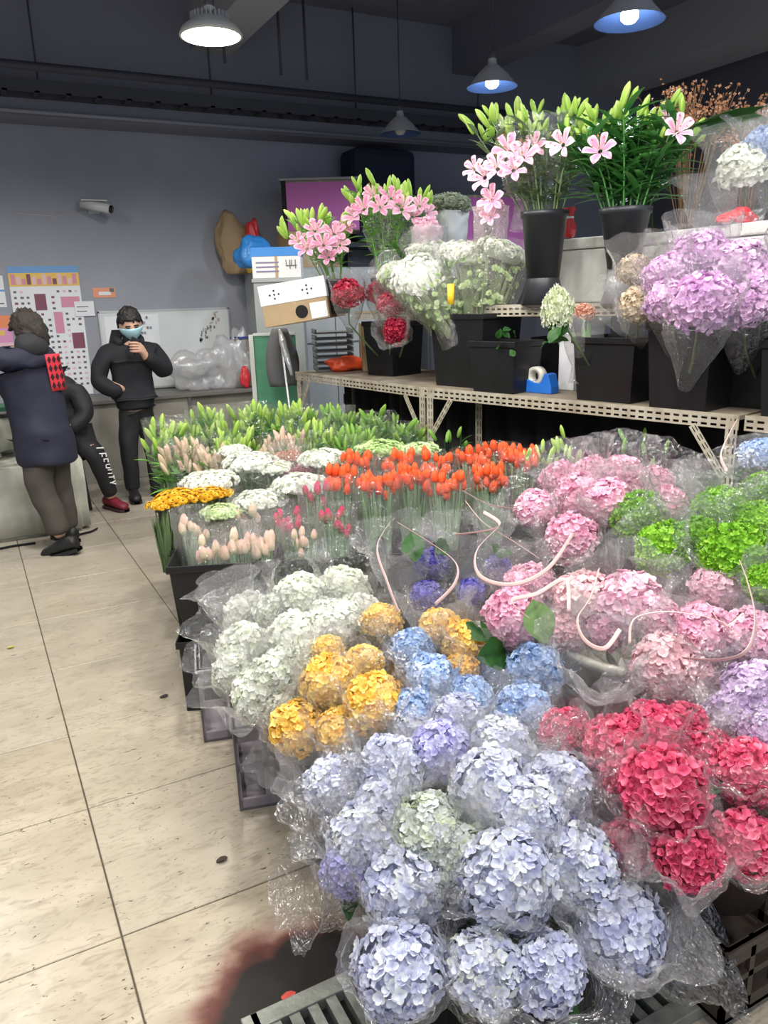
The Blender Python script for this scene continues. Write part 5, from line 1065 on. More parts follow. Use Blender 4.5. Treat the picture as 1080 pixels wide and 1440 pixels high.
t3 = PD(470, 400, 5.15)
bucket('flower_tub', (t3.x, t3.y, 1.521), .12, .22, 'dark tub on the far raised shelf under the paler lily bouquet beside the carton', M_bkt2) 
lilies(c, 1.70, .24, 'pink lily bouquet with yellow-green buds above the white dotted carton', gPL, n=12, buds=3, flowers=Wf(c, [(432,350,4.9,.08),(455,345,4.85,.085),(470,330,4.9,.08),(443,325,4.9,.08),(485,320,4.95,.075),(420,340,5,.07),(478,345,4.9,.075),(462,362,4.9,.07)]), wrap=F_misty, seed=75, bl=.11, lf=.13, base=.25, per=9, foot=Vector((t3.x, t3.y, 1.70)), wtop=-.1, wR=.6)
c = PD(545, 262, 5.0); t4 = PD(548, 380, 5.05)
bucket('flower_tub', (t4.x, t4.y, 1.521), .12, .22, 'dark tub on the far raised shelf behind the white chrysanthemum bouquets', M_bkt2)
lilies(c, 1.70, .27, 'pink lily bouquet topped with upright green buds between carton and tall bucket', gPL, n=20, buds=3, flowers=Wf(c, [(512,295,4.8,.085),(535,292,4.75,.085),(565,295,4.8,.09),(590,290,4.85,.075),(525,275,4.85,.08),(550,280,4.8,.08),(500,305,4.85,.08),(580,305,4.85,.07),(600,300,4.9,.07)]), wrap=F_misty, seed=77, bl=.10, lf=.13, base=.25, per=9, foot=Vector((t4.x, t4.y, 1.70)), wtop=-.1, wR=.6)
# grey-green filler in white paper behind
c = PD(632, 290, 5.2); t = thing('filler_bunch', 'grey-green filler flowers wrapped in white paper between the lily bouquets', 'flowers', (c.x, c.y, c.z-.42)); use('flower_spray', GRN[1], pm('petal_sage', (.20, .24, .17), (.32, .36, .27), (.45, .48, .38)), t, (0, 0, .42), None, (.13, .13, .09))
use('paper_wrap', TSL[1], mat('paper_wrap_white', (.45, .47, .48), .8), t, (0, 0, .25), None, (.10, .10, .09)); t.location.z = c.z-.42
for px, lb in ((600, 'pink plastic-wrapped bunch rising behind the white chrysanthemums beside the pink lilies'), (690, 'pink plastic-wrapped roses under the big lily bouquet')):
    c = PD(px, 318 if px < 650 else 290, 4.75 if px < 650 else 4.35); t = thing('wrapped_roses', lb, 'flowers', (c.x, c.y, c.z-.35)); use('flower_head', FRL[0], P_pnk, t, (0, 0, .33), None, .07); use('pink_wrap', TSL[2], film('pink_film', .45, .5, (1, .75, .85)), t, (0, 0, .22), None, (.085, .085, .085)); blades(12, .05, .3, 1, 3, .012).build('foliage', G_dull, t, True)
# foam boxes
M_foam = mat('foam_white', (.62, .62, .58), .7, var=.08, vscale=20)
def foam(A, B, dpt, z, h, label):
    A, B = Vector((A.x, A.y, 0)), Vector((B.x, B.y, 0)); d = (B-A).normalized(); n = Vector((d.y, -d.x, 0)); n = -n if n.x < 0 else n; L = (B-A).length; c = (A+B)/2+n*dpt/2
    t = thing('foam_box', label, 'box', (c.x, c.y, z), math.atan2(d.y, d.x))
    MB().box((-L/2, -dpt/2, 0), (L/2, dpt/2, h*.82), taper=.96).build('box_body', M_foam, t, bevel=.01); MB().box((-L/2-.006, -dpt/2-.006, h*.83), (L/2+.006, dpt/2+.006, h)).build('lid', M_foam, t, bevel=.01); return c
f1 = foam(PD(784, 400, 4.35), PD(852, 400, 4.15), .32, UZ+.001, .34, 'white foam box between the two tall lily buckets')
f2 = foam(PD(893, 390, 4.0), PD(1090, 385, 3.35), .34, UZ+.001, .33, 'long white foam box behind the rose-lilac hydrangeas')
# things on foam box 2
c = PD(1046, 238, 3.55); bloom(1046, 236, 0, .11, P_wht, 'cream hydrangea in a big crackly bag on the foam box near the picture edge', (f2.x+.05, f2.y-.12, UZ+.335), None, d=3.55, wrap=2, film_=F_clear2, leaves=0)
bloom(1078, 205, 0, .09, P_blu, 'bluish white wrapped bloom cut by the picture edge, highest of all', (f2.x+.10, f2.y-.2, UZ+.335), None, d=3.5, wrap=2, film_=F_clear2, leaves=0)
loosebagD(1000, 280, 3.55, .09, .07, 'crackly clear bag standing on the foam box', (-.2, 0, 1), F_clear2, 2)
for px, py, s in ((1045, 303, .05), (1020, 310, .035)):
    q = PD(px, py, 3.5); crumple('red_package', (q.x, q.y, UZ+.335), (s*1.4, s, s*.7), mat('bag_red', (.6, .05, .04)), 'shiny red package on the foam box'+(' under the crackly bag' if px > 1030 else ' nearer the dried branches'), 'package', px)
q = PD(800, 335, 4.3); t = thing('red_wrapped_sweets', 'small red wrapped bundle on the foam box between the lily buckets', 'package', (q.x, q.y, UZ+.345)); MB().lathe([(0, 0), (.03, .01), (.04, .06), (.02, .11), (.035, .16)], 12).build('wrapper', mat('bag_red', (.6, .05, .04)), t, True); MB().lathe([(.022, .10), (.024, .115)], 12).build('tie', white, t, True)
# dried branches and palm leaf
def dried(px, py, d, seed, n, label, w=.16, h=.62):
    c = PD(px, py, d); r = random.Random(seed); t = thing('dried_branches', label, 'dried flowers', (c.x, c.y, UZ+.33)); hh = c.z-UZ-.33
    mb = MB(); pts = []; nn = []
    for k in range(26):
        a = r.random()*2*PI; q = r.random()**.5*w; tp = Vector((q*math.cos(a), q*math.sin(a), hh*r.uniform(.86, 1.08))); b = tp*.12; b.z = 0; mb.tube([b, lerp(b, tp, .6)*.95, tp], [.003, .0025, .0015], 4, 0, False)
        for j in range(n):
            o = tp+Vector((r.gauss(0, .035), r.gauss(0, .035), r.uniform(-.16, .04))); pts.append(np.array(o)); nn.append(np.array(vr(1).normalized())); 
            if j % 3 == 0: mb.tube([lerp(b, tp, .75), o], .001, 3, 0, False)
    mb.build('twig', mat('twig_brown', (.28, .17, .09), .8), t); me = scatter('dried_floret', pts, nn, hp2, .011, seed, .6); use('dried_floret', me, pm('dried_orange%d' % seed, (.35, .15, .07), (.58, .28, .14), (.72, .42, .24)), t)
dried(975, 140, 4.05, 5, 24, 'tall orange-brown dried branches behind the palm leaf', .22)
dried(1062, 158, 3.9, 6, 20, 'orange-brown dried branches at the picture edge above the crackly bags', .12)
c0 = PD(905, 240, 3.9); t = thing('palm_leaf', 'arching dark green palm leaf pointing to the picture edge beside the lily bouquet', 'palm leaf', c0); tip = PD(1062, 158, 3.45)-c0; mid = PD(985, 165, 3.7)-c0; mb = MB(); 
def bez(u): return mid*2*u*(1-u)+tip*u*u
mb.tube([bez(k/10) for k in range(11)], [.006-.0005*k for k in range(11)], 6)
for k in range(38):
    u = .18+.82*k/38; p = bez(u); d = (bez(min(1, u+.05))-bez(u-.05)).normalized(); sd = d.cross(Vector((0, 0, 1))).normalized()
    for s in (-1, 1):
        dd = (d*.9+sd*s*.30+Vector((0, 0, .30*s))).normalized(); L = .17*(1-.35*u); V = []
        for i in range(4): w = i/3; q = p+dd*L*w+Vector((0, 0, -.05*w*w*L*4)); ww = .0035*(1-w)+.0005; V += [q-Vector((0, 0, 1))*ww, q+Vector((0, 0, 1))*ww]
        mb.add(V, [(0, 1, 3, 2), (2, 3, 5, 4), (4, 5, 7, 6)], 0, .4+.3*rnd.random())
mb.build('frond', G_leaf, t)
MB().tube([(0, 0, 0), (0.05, -.02, -.2), (.1, 0, -.38)], .006, 6).build('stalk', G_leaf, t, True)
# dark things behind: rear bin row on the raised shelf
for px, lb in ():
    p = PD(px+18, 420, 4.5); bucket('flower_tub', (p.x, p.y, UZ+.001), .13, .36, lb)

# added black sheets standing in for the shade behind the shelf legs
for A_, B_, lb in ((SA, SB, 'added black sheet standing in for the shade behind the far shelf legs'), (SB, SC, 'added black sheet standing in for the shade behind the middle shelf legs'), (SC, SD, 'added black sheet for the shade behind the shelf legs at the picture edge')):
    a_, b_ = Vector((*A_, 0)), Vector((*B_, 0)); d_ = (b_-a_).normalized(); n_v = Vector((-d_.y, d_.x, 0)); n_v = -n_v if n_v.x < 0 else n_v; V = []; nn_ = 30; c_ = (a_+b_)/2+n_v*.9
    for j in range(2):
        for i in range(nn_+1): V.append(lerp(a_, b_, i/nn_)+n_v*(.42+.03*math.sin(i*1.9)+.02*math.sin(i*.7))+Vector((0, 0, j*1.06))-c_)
    o = MB().add(V, [(i, i+1, nn_+2+i, nn_+1+i) for i in range(nn_)]).build('shade_sheet', mat('shade_black', (.012, .012, .014), .6), None, True, loc=c_, solid=.003); tag(o, lb, 'plastic sheet')
# ================================================================== people
def skin(name, nodes, edges, m, parent, sub=2, wob=0, post=None):
    """continuous body grown over a skeleton; nodes = [(x,y,z,rx,ry)]"""
    me = bpy.data.meshes.new(name); me.from_pydata([n[:3] for n in nodes], edges, []); o = bpy.data.objects.new(name, me); col.objects.link(o)
    md = o.modifiers.new('skin', 'SKIN'); md.use_smooth_shade = True; md.branch_smoothing = .3
    for i, n in enumerate(nodes):
        v = me.skin_vertices[0].data[i]; v.radius = (n[3], n[4] if len(n) > 4 else n[3]); v.use_root = i == 0
    md = o.modifiers.new('sub', 'SUBSURF'); md.levels = sub; md.render_levels = sub
    dg = bpy.context.evaluated_depsgraph_get(); dg.update(); me2 = bpy.data.meshes.new_from_object(o.evaluated_get(dg)); bpy.data.objects.remove(o)
    for v in me2.vertices:
        if wob: v.co += Vector((noise.noise(v.co*9), noise.noise(v.co*9+Vector((5, 0, 0))), noise.noise(v.co*9+Vector((0, 7, 0)))))*wob
        if post: v.co = post(v.co)
    me2.materials.clear(); me2.materials.append(m)
    for f in me2.polygons: f.use_smooth = True
    me2.name = name; o2 = link(name, me2, parent); return o2
M_skin = mat('skin', (.55, .33, .24), .55); M_hair = mat('hair_black', (.012, .010, .010), .55, bump=.8, bscale=60)
M_coat = mat('coat_navy', (.013, .015, .034), .75, bump=.5, bscale=14); M_hoodie = mat('hoodie_black', (.009, .010, .014), .85, bump=.3, bscale=18)
M_trou = mat('trousers_brown', (.062, .052, .044), .85, bump=.4, bscale=10); M_blk = mat('cloth_black', (.010, .010, .012), .8); M_shoe = mat('shoe_black', (.012, .012, .013), .5)
def shoe(parent, p, yaw, m, L=.28, sole=None, name='shoe', pitch=0):
    M = Matrix.Translation(p) @ Matrix.Rotation(yaw, 4, 'Z') @ Matrix.Rotation(pitch, 4, 'Y'); mb = MB(); secs = [(-.10, .034, .085), (-.07, .040, .10), (-.02, .040, .105), (.04, .043, .085), (.10, .048, .065), (.15, .044, .055), (.175, .02, .035)]
    V = []; n = 12; k_ = L/.28
    for x, w, h in secs:
        for k in range(n): a = 2*PI*k/n; V.append(M @ Vector((x*k_, w*math.cos(a), max(0, h*.5+h*.5*math.sin(a))+.018)))
    F = [(j*n+k, j*n+(k+1) % n, (j+1)*n+(k+1) % n, (j+1)*n+k) for j in range(len(secs)-1) for k in range(n)]+[tuple(reversed(range(n))), tuple(range(len(secs)*n-n, len(secs)*n))]
    mb.add(V, F); o = mb.build(name, m, parent, True)
    V = [M @ Vector((x*k_*1.02, s*w*1.06, z)) for z in (0, .024) for x, w, h in secs for s in (-1, 1)]; m_ = len(secs)*2
    F = [(2*i+q*m_, 2*i+1+q*m_, 2*i+3+q*m_, 2*i+2+q*m_) for q in (0, 1) for i in range(len(secs)-1)]+[(2*i+s, 2*i+2+s, m_+2*i+2+s, m_+2*i+s) for s in (0, 1) for i in range(len(secs)-1)]
    MB().add(V, F).build('sole', sole or m, o, False)
def head(parent, c, yaw, tilt, s=1.0, mask=None, nod=0):
    """head with brow, nose, lips, ears; faces +x before turning"""
    import bmesh
    M = Matrix.Translation(c) @ Matrix.Rotation(yaw, 4, 'Z') @ Matrix.Rotation(nod, 4, 'Y') @ Matrix.Rotation(tilt, 4, 'X')
    return M
def face_verts(co, s):
    x, y, z = co; return co
def build_body(t, nodes, edges, headM, s=1.0):
    """body skin mesh joined with a sculpted head into one continuous-looking mesh"""
    import bmesh
    o = skin('body', nodes, edges, M_skin, t)
    bm = bmesh.new(); bm.from_mesh(o.data); h = bmesh.new(); bmesh.ops.create_uvsphere(h, u_segments=40, v_segments=28, radius=1)
    for v in h.verts:
        x, y, z = v.co; X = x*.095; Y = y*.076; Z = z*.118
        if z < 0: Y *= 1-.30*(-z)**1.5; X *= 1-.14*(-z); 
        if x > 0:
            nz = math.exp(-(y/.17)**2)*math.exp(-((z+.10)/.20)**2); X += .026*nz                    # nose
            X += .006*math.exp(-((z-.22)/.1)**2)*math.exp(-(y/.6)**2)                                  # brow
            for sy in (-1, 1): X -= .010*math.exp(-((y-sy*.38)/.17)**2)*math.exp(-((z-.08)/.10)**2)     # eye sockets
            X += .007*math.exp(-(y/.3)**2)*math.exp(-((z+.47)/.06)**2); X -= .004*math.exp(-(y/.3)**2)*math.exp(-((z+.53)/.03)**2); X += .006*math.exp(-(y/.3)**2)*math.exp(-((z+.59)/.05)**2)
            X += .010*math.exp(-(y/.3)**2)*math.exp(-((z+.85)/.15)**2)
        for sy in (-1, 1): Y += sy*.016*math.exp(-((x-(-.02))/.13)**2)*math.exp(-((z+.03)/.22)**2)*(1 if y*sy > .8 else 0)
        v.co = headM @ (Vector((X, Y, Z))*s)
    me = bpy.data.meshes.new('h'); h.to_mesh(me); h.free(); bm.from_mesh(me); bm.to_mesh(o.data); bm.free(); bpy.data.meshes.remove(me)
    for f in o.data.polygons: f.use_smooth = True
    return o
def hair_cap(t, M, s, m, fluffy=.012, back=True, seed=1, low=-.25, name='hair', xf=.55):
    import bmesh
    h = bmesh.new(); bmesh.ops.create_uvsphere(h, u_segments=48, v_segments=32, radius=1); kill = []
    for v in h.verts:
        x, y, z = v.co; lim = low if x < xf*.3 else (.30 if x < .75 else .42)
        if z < lim-.05+.07*noise.noise(v.co*6): kill.append(v)
        q = Vector((x*.103-.004, y*.086, z*.128))*s; q *= 1+fluffy*10*(abs(noise.noise(v.co*4.5+Vector((seed, 0, 0))))+.4*noise.noise(v.co*11)); v.co = M @ q
    bmesh.ops.delete(h, geom=kill, context='VERTS'); me = bpy.data.meshes.new(name); h.to_mesh(me); h.free(); me.materials.append(m)
    for f in me.polygons: f.use_smooth = True
    o = link(name, me, t); md = o.modifiers.new('s', 'SOLIDIFY'); md.thickness = .014; return o
# ---- person 1: seen from behind at the stone block, long dark coat with red patch
F1 = PZ(82, 768, 0); yaw = math.atan2(.80, -.60)
t = thing('person', 'person seen from behind in long dark hooded coat with red patch and brown trousers', 'person', (F1.x, F1.y, 0)); P1 = t
fw = Vector((math.cos(yaw), math.sin(yaw), 0)); rt = Vector((fw.y, -fw.x, 0))      # forward / right
def L(f, r, z): v = fw*f+rt*r; return (v.x, v.y, z)
def N(f, r, z, a, b=None): return (*L(f, r, z), a, b or a)
hc = Vector(L(.10, .10, 1.465))
nodes = [N(.0, 0, .90, .12), N(.05, 0, 1.10, .13), N(.07, .02, 1.30, .13, .12), N(.09, .08, 1.36, .06), N(.10, .10, 1.41, .05),
         N(.02, .09, .62, .08), N(.04, .11, .44, .06), N(.02, .12, .08, .045), N(-.02, -.09, .62, .08), N(-.03, -.10, .44, .06), N(-.16, -.10, .10, .045),
         N(.12, .19, 1.30, .06), N(.22, .26, 1.08, .045), N(.42, .16, 1.06, .035), N(.50, .13, 1.07, .03), N(.12, -.19, 1.30, .06), N(.24, -.26, 1.08, .045), N(.42, -.18, 1.04, .035), N(.50, -.15, 1.05, .03)]
ed = [(0,1),(1,2),(2,3),(3,4),(0,5),(5,6),(6,7),(0,8),(8,9),(9,10),(2,11),(11,12),(12,13),(13,14),(2,15),(15,16),(16,17),(17,18)]
for h_, base in ((14, (.50, .13, 1.07)), (18, (.50, -.15, 1.05))):
    for k in range(4):
        i0 = len(nodes); yy = base[1]+(k-1.5)*.018
        nodes += [N(.545, yy, base[2]-.005, .009), N(.58+.004*(k % 2), yy, base[2]-.02, .008), N(.60, yy, base[2]-.045, .007)]; ed += [(h_, i0), (i0, i0+1), (i0+1, i0+2)]
    i0 = len(nodes); yy = base[1]+(-.04 if base[1] > 0 else .04); nodes += [N(.52, yy, base[2], .010), N(.55, yy*1.0, base[2]-.01, .009)]; ed += [(h_, i0), (i0, i0+1)]
HM = Matrix.Translation(hc+Vector((0, 0, -.01))) @ Matrix.Rotation(yaw, 4, 'Z') @ Matrix.Rotation(.35, 4, 'Y')
build_body(t, nodes, ed, HM, 1.05)
hair_cap(t, HM, 1.16, mat('hair_dark_brown', (.022, .015, .012), .7, bump=.8, bscale=50), .030, seed=3, low=-.75)
skin('coat', [N(.02, 0, 1.02, .20, .17), N(.06, 0, 1.20, .215, .175), N(.07, .02, 1.30, .195, .15), N(.08, .02, 1.37, .10, .10), N(-.01, 0, .82, .215, .19), N(-.03, 0, .62, .215, .20), N(-.03, 0, .585, .20, .19),
              N(.12, .21, 1.31, .095), N(.22, .29, 1.10, .082), N(.40, .19, 1.05, .065), N(.455, .16, 1.06, .06), N(.12, -.21, 1.31, .095), N(.24, -.29, 1.10, .082), N(.40, -.20, 1.03, .065), N(.455, -.17, 1.04, .06)],
     [(0,1),(1,2),(2,3),(0,4),(4,5),(5,6),(2,7),(7,8),(8,9),(9,10),(2,11),(11,12),(12,13),(13,14)], M_coat, t, 3, .014)
skin('hood', [N(.0, .02, 1.28, .07, .05), N(.02, .02, 1.345, .135, .10), N(.05, .07, 1.39, .115, .095), N(.08, .09, 1.42, .085, .08)], [(0, 1), (1, 2), (2, 3)], mat('hood_grey', (.018, .018, .021), .8, bump=.4), t, 3, .012)
skin('trousers', [N(0, 0, .88, .15, .13), N(.01, .095, .58, .10), N(.04, .11, .42, .092), N(.02, .12, .14, .082), N(.02, .12, .085, .08), N(-.02, -.095, .58, .10), N(-.03, -.10, .42, .092), N(-.14, -.10, .18, .08), N(-.155, -.10, .13, .08)], [(0,1),(1,2),(2,3),(3,4),(0,5),(5,6),(6,7),(7,8)], M_trou, t, 3, .012)
shoe(t, Vector(L(.03, .12, 0)), yaw-.2, M_shoe); shoe(t, Vector(L(-.20, -.11, .0)), yaw+.35, M_shoe, pitch=.25)
# red patch on the coat back
cb_ = Vector(L(-.092, .075, 1.20)); n = 6; V = []
for j in range(n+1):
    for i in range(n+1):
        u, v = i/n-.5, j/n-.5; f = -.118+.09*v*.24+.5*(u*.125+.07)**2
        V.append(L(f, .085+u*.125, 1.20+v*.24))
o = MB().add(V, [(j*(n+1)+i, j*(n+1)+i+1, (j+1)*(n+1)+i+1, (j+1)*(n+1)+i) for j in range(n) for i in range(n)]).build('patch', petal('patch_red', [(0, (.75, .03, .06)), (1, (.85, .10, .12))]), t, True, solid=.006)
mb = MB()
for k in range(3):
    for r_ in range(4):
        u = (k-1)*.042; v = (r_-1.5)*.056; f = -.124+.09*v+.5*(u+.07)**2; c_ = [L(f, .085+u+a*.015, 1.20+v+b*.024) for a, b in ((0, 1), (1, 0), (0, -1), (-1, 0))]; mb.add(c_, [(0, 1, 2, 3)])
mb.build('patch_pattern', mat('patch_black', (.03, .005, .01), .8), t, solid=.004)
# ---- person 2: mask, holding a phone to the mouth
F2 = PZ(205, 700, 0); F2 = Vector((F2.x, F2.y, 0)); tocam = Vector((-F2.x, -F2.y, 0)).normalized(); yaw = math.atan2(tocam.y, tocam.x)+.25
t = thing('person', 'person in black hooded jacket and pale blue face mask before the whiteboard', 'person', F2)
fw = Vector((math.cos(yaw), math.sin(yaw), 0)); rt = Vector((fw.y, -fw.x, 0))
hc = Vector(L(.05, -.02, 1.465))
nodes = [N(0, 0, .88, .11), N(.0, 0, 1.08, .12), N(0, 0, 1.25, .13), N(.01, 0, 1.33, .055), N(.02, -.01, 1.42, .05),
         N(.01, .085, .60, .075), N(.02, .10, .44, .058), N(-.01, .10, .07, .042), N(.01, -.085, .60, .075), N(.03, -.10, .44, .058), N(0, -.11, .07, .042),
         N(0, .20, 1.26, .055), N(.03, .27, 1.03, .045), N(.13, .14, .97, .03), N(0, -.20, 1.26, .055), N(.04, -.27, 1.04, .045), N(.21, -.08, 1.20, .036), N(.245, -.03, 1.285, .028), N(.08, .10, .95, .025)]
ed = [(0,1),(1,2),(2,3),(3,4),(0,5),(5,6),(6,7),(0,8),(8,9),(9,10),(2,11),(11,12),(12,13),(13,18),(2,14),(14,15),(15,16),(16,17)]
for k in range(4):                                                    # fingers closed round the phone
    i0 = len(nodes); z0 = 1.325-.022*k
    nodes += [N(.265, -.01, z0, .011), N(.275, .03, z0+.004, .0105), N(.25, .055-.004*k, z0+.004, .0095), N(.225, .048, z0+.004, .0085)]; ed += [(17, i0), (i0, i0+1), (i0+1, i0+2), (i0+2, i0+3)]
i0 = len(nodes); nodes += [N(.235, -.03, 1.32, .012), N(.215, -.005, 1.345, .0105), N(.205, .02, 1.35, .009)]; ed += [(17, i0), (i0, i0+1), (i0+1, i0+2)]
HM = Matrix.Translation(hc) @ Matrix.Rotation(yaw-.1, 4, 'Z') @ Matrix.Rotation(.38, 4, 'Y') @ Matrix.Rotation(.12, 4, 'X')
S2 = 1.12
build_body(t, nodes, ed, HM, S2)
hair_cap(t, HM, S2*1.02, M_hair, .016, seed=9, low=-.12)
mb = MB(); V = []; nu, nv = 14, 8
for j in range(nv+1):
    for i in range(nu+1):
        a = lerp(-1.45, 1.45, i/nu); z = lerp(.02, -.105, j/nv); zz = z/.118; rx = .098*math.sqrt(max(.02, 1-min(.95, abs(zz))**2))*(1-.10*max(0, -zz)); ry = .080*(1-.22*max(0, -zz)); bul = .020*math.exp(-(a/.5)**2)*(1-((j/nv-.35)**2)); V.append(HM @ (Vector(((rx+.006+bul)*math.cos(a), (ry+.006)*math.sin(a)*math.sqrt(max(.25, 1-zz*zz*.6)), z*(1-.45*abs(a)/1.45)-.015*abs(a)/1.45))*S2))
mb.add(V, [(j*(nu+1)+i, j*(nu+1)+i+1, (j+1)*(nu+1)+i+1, (j+1)*(nu+1)+i) for j in range(nv) for i in range(nu)]).build('face_mask', mat('mask_blue', (.42, .66, .74), .7), t, True, solid=.003)
mb = MB()
for sy in (-1, 1):
    mb.box((.083, sy*.03-.014, .008), (.092, sy*.03+.014, .012), 0, HM @ Matrix.Scale(S2, 4)); mb.box((.089, sy*.03-.018, .026), (.097, sy*.03+.018, .032), 0, HM @ Matrix.Scale(S2, 4))
mb.build('eyebrow', M_hair, t)
skin('jacket', [N(0, 0, 1.02, .17, .14), N(0, 0, 1.15, .185, .145), N(0, 0, 1.27, .175, .13), N(.01, 0, 1.345, .09, .085), N(0, 0, .88, .17, .14), N(0, 0, .80, .165, .14), N(0, 0, .77, .155, .13),
               N(0, .20, 1.255, .085), N(.03, .29, 1.03, .078), N(.13, .19, .95, .066), N(.11, .12, .95, .05), N(0, -.20, 1.255, .085), N(.04, -.29, 1.05, .078), N(.185, -.13, 1.17, .062), N(.225, -.07, 1.245, .05)],
     [(0,1),(1,2),(2,3),(0,4),(4,5),(5,6),(2,7),(7,8),(8,9),(9,10),(2,11),(11,12),(12,13),(13,14)], M_hoodie, t, 3, .010)
skin('hood', [N(-.06, 0, 1.33, .11, .07), N(-.04, .08, 1.36, .05), N(.02, .10, 1.345, .038), N(.08, .07, 1.31, .03), N(-.04, -.08, 1.36, .05), N(.02, -.10, 1.345, .038), N(.08, -.07, 1.31, .03)], [(0, 1), (1, 2), (2, 3), (0, 4), (4, 5), (5, 6)], M_hoodie, t, 3, .006)
skin('trousers', [N(0, 0, .90, .14, .12), N(.01, .085, .58, .088), N(.02, .10, .42, .078), N(-.01, .10, .12, .065), N(-.01, .10, .08, .065), N(.01, -.085, .58, .088), N(.03, -.10, .42, .078), N(0, -.11, .12, .065), N(0, -.11, .08, .065)], [(0,1),(1,2),(2,3),(3,4),(0,5),(5,6),(6,7),(7,8)], M_blk, t, 3, .008)
shoe(t, Vector(L(.02, .10, 0)), yaw-.15, M_shoe); shoe(t, Vector(L(.03, -.11, 0)), yaw+.15, M_shoe)
o = MB().box((-.036, -.005, -.07), (.036, .005, .07), M=Matrix.Translation(F2+Vector(L(.235, .025, 1.30))) @ Matrix.Rotation(yaw+1.2, 4, 'Z') @ Matrix.Rotation(.5, 4, 'Y')).build('phone', mat('phone_black', (.01, .01, .012), .15), None, bevel=.004)
tag(o, 'black phone held at the chin of the masked person', 'phone')
# ---- person 3: mostly hidden, sitting behind the first, lettered trouser leg and maroon shoe
F3 = PZ(160, 716, 0); 
sd_ = Vector((-.88, .47, 0))     # screen-left
t = thing('person', 'person sitting mostly hidden behind the long coat, white-lettered black trousers and maroon shoe', 'person', (F3.x, F3.y, 0))
def N(f, r, z, a, b=None): v = sd_*r+Vector((-.47, -.88, 0))*f; return (v.x, v.y, z, a, b or a)
nodes = [N(-.05, .30, .56, .11), N(-.05, .30, .80, .12), N(.02, .33, 1.0, .13), N(.06, .38, 1.12, .055), N(.10, .41, 1.20, .05), N(0, .20, .56, .09), N(.10, .06, .50, .065), N(0, 0, .08, .045), N(-.1, .42, .54, .09), N(.12, .46, .50, .065), N(.05, .45, .08, .045), N(.02, .17, 1.0, .055), N(.06, .10, .78, .045), N(.2, .25, .70, .035), N(.02, .50, 1.0, .055), N(.06, .58, .78, .045), N(.2, .45, .70, .035)]
ed = [(0,1),(1,2),(2,3),(3,4),(0,5),(5,6),(6,7),(0,8),(8,9),(9,10),(2,11),(11,12),(12,13),(2,14),(14,15),(15,16)]
for h_, b0 in ((13, .25), (16, .45)):
    for k in range(5):
        i0 = len(nodes); nodes += [N(.235, b0+(k-2)*.017, .69, .009), N(.27, b0+(k-2)*.018, .67-.006*abs(k-2), .008)]; ed += [(h_, i0), (i0, i0+1)]
HM = Matrix.Translation(Vector(N(.10, .42, 1.24, 0)[:3])) @ Matrix.Rotation(2.4, 4, 'Z') @ Matrix.Rotation(.5, 4, 'Y')
build_body(t, nodes, ed, HM, 1.0); hair_cap(t, HM, 1.03, M_hair, .015, seed=12, low=-.5)
skin('jacket', [N(-.05, .30, .60, .17, .15), N(-.04, .29, .82, .185, .15), N(.02, .31, 1.0, .16, .13), N(.06, .36, 1.10, .08), N(-.04, .30, .50, .16), N(.02, .16, 1.0, .085), N(.06, .10, .78, .075), N(.17, .21, .70, .055), N(.02, .50, 1.0, .085), N(.06, .58, .78, .075), N(.17, .48, .70, .055)], [(0,1),(1,2),(2,3),(0,4),(2,5),(5,6),(6,7),(2,8),(8,9),(9,10)], mat('jacket_black', (.012, .012, .016), .7, bump=.4), t, 3, .012)
skin('trousers', [N(-.05, .30, .54, .14), N(0, .20, .56, .105), N(.09, .06, .50, .088), N(.02, .01, .16, .062), N(.01, .0, .11, .062), N(-.1, .42, .54, .105), N(.12, .46, .50, .085), N(.05, .45, .12, .06)], [(0,1),(1,2),(2,3),(3,4),(0,5),(5,6),(6,7)], M_blk, t, 3, .006)
mb = MB(); rr = random.Random(4)                                       # the row of white letters down the shin
fwd = Vector((-.47, -.88, 0)); rgt = -sd_
glyph = {'I': [(0, -.5, 0, .5)], 'F': [(0, -.5, 0, .5), (0, .5, .8, .5), (0, 0, .6, 0)], 'E': [(0, -.5, 0, .5), (0, .5, .8, .5), (0, 0, .7, 0), (0, -.5, .8, -.5)], 'H': [(0, -.5, 0, .5), (.8, -.5, .8, .5), (0, 0, .8, 0)], 'U': [(0, -.5, 0, .5), (.8, -.5, .8, .5), (0, -.5, .8, -.5)], 'T': [(.4, -.5, .4, .5), (0, .5, .8, .5)], 'Y': [(.4, -.5, .4, 0), (.4, 0, 0, .5), (.4, 0, .8, .5)]}
for k, ch in enumerate('IEFHUTY'):
    u = k/6; z = lerp(.52, .24, u); v = lerp(.082, .03, u); base_ = sd_*(lerp(.055, .012, u)-.052)+fwd*(v+.044); c_ = Vector((base_.x, base_.y, z))
    for a0, b0, a1, b1 in glyph[ch]:
        p0 = c_+rgt*(b0*.055)+Vector((0, 0, -.036*(a0-.4))); p1 = c_+rgt*(b1*.055)+Vector((0, 0, -.036*(a1-.4))); p0 -= fwd*(.012 if b0 > .2 else 0); p1 -= fwd*(.012 if b1 > .2 else 0)
        mb.tube([p0, p1], .0055, 5)
mb.build('lettering', mat('print_white', (.75, .75, .75), .6), t)
shoe(t, Vector((0.0, 0.0, 0)), -1.15, mat('shoe_maroon', (.17, .012, .025), .5), .29, mat('sole_dark', (.05, .02, .03), .6)); shoe(t, Vector(N(.05, .45, 0, 0)[:3]), -1.3, mat('shoe_maroon', (.2, .02, .03)), .29)
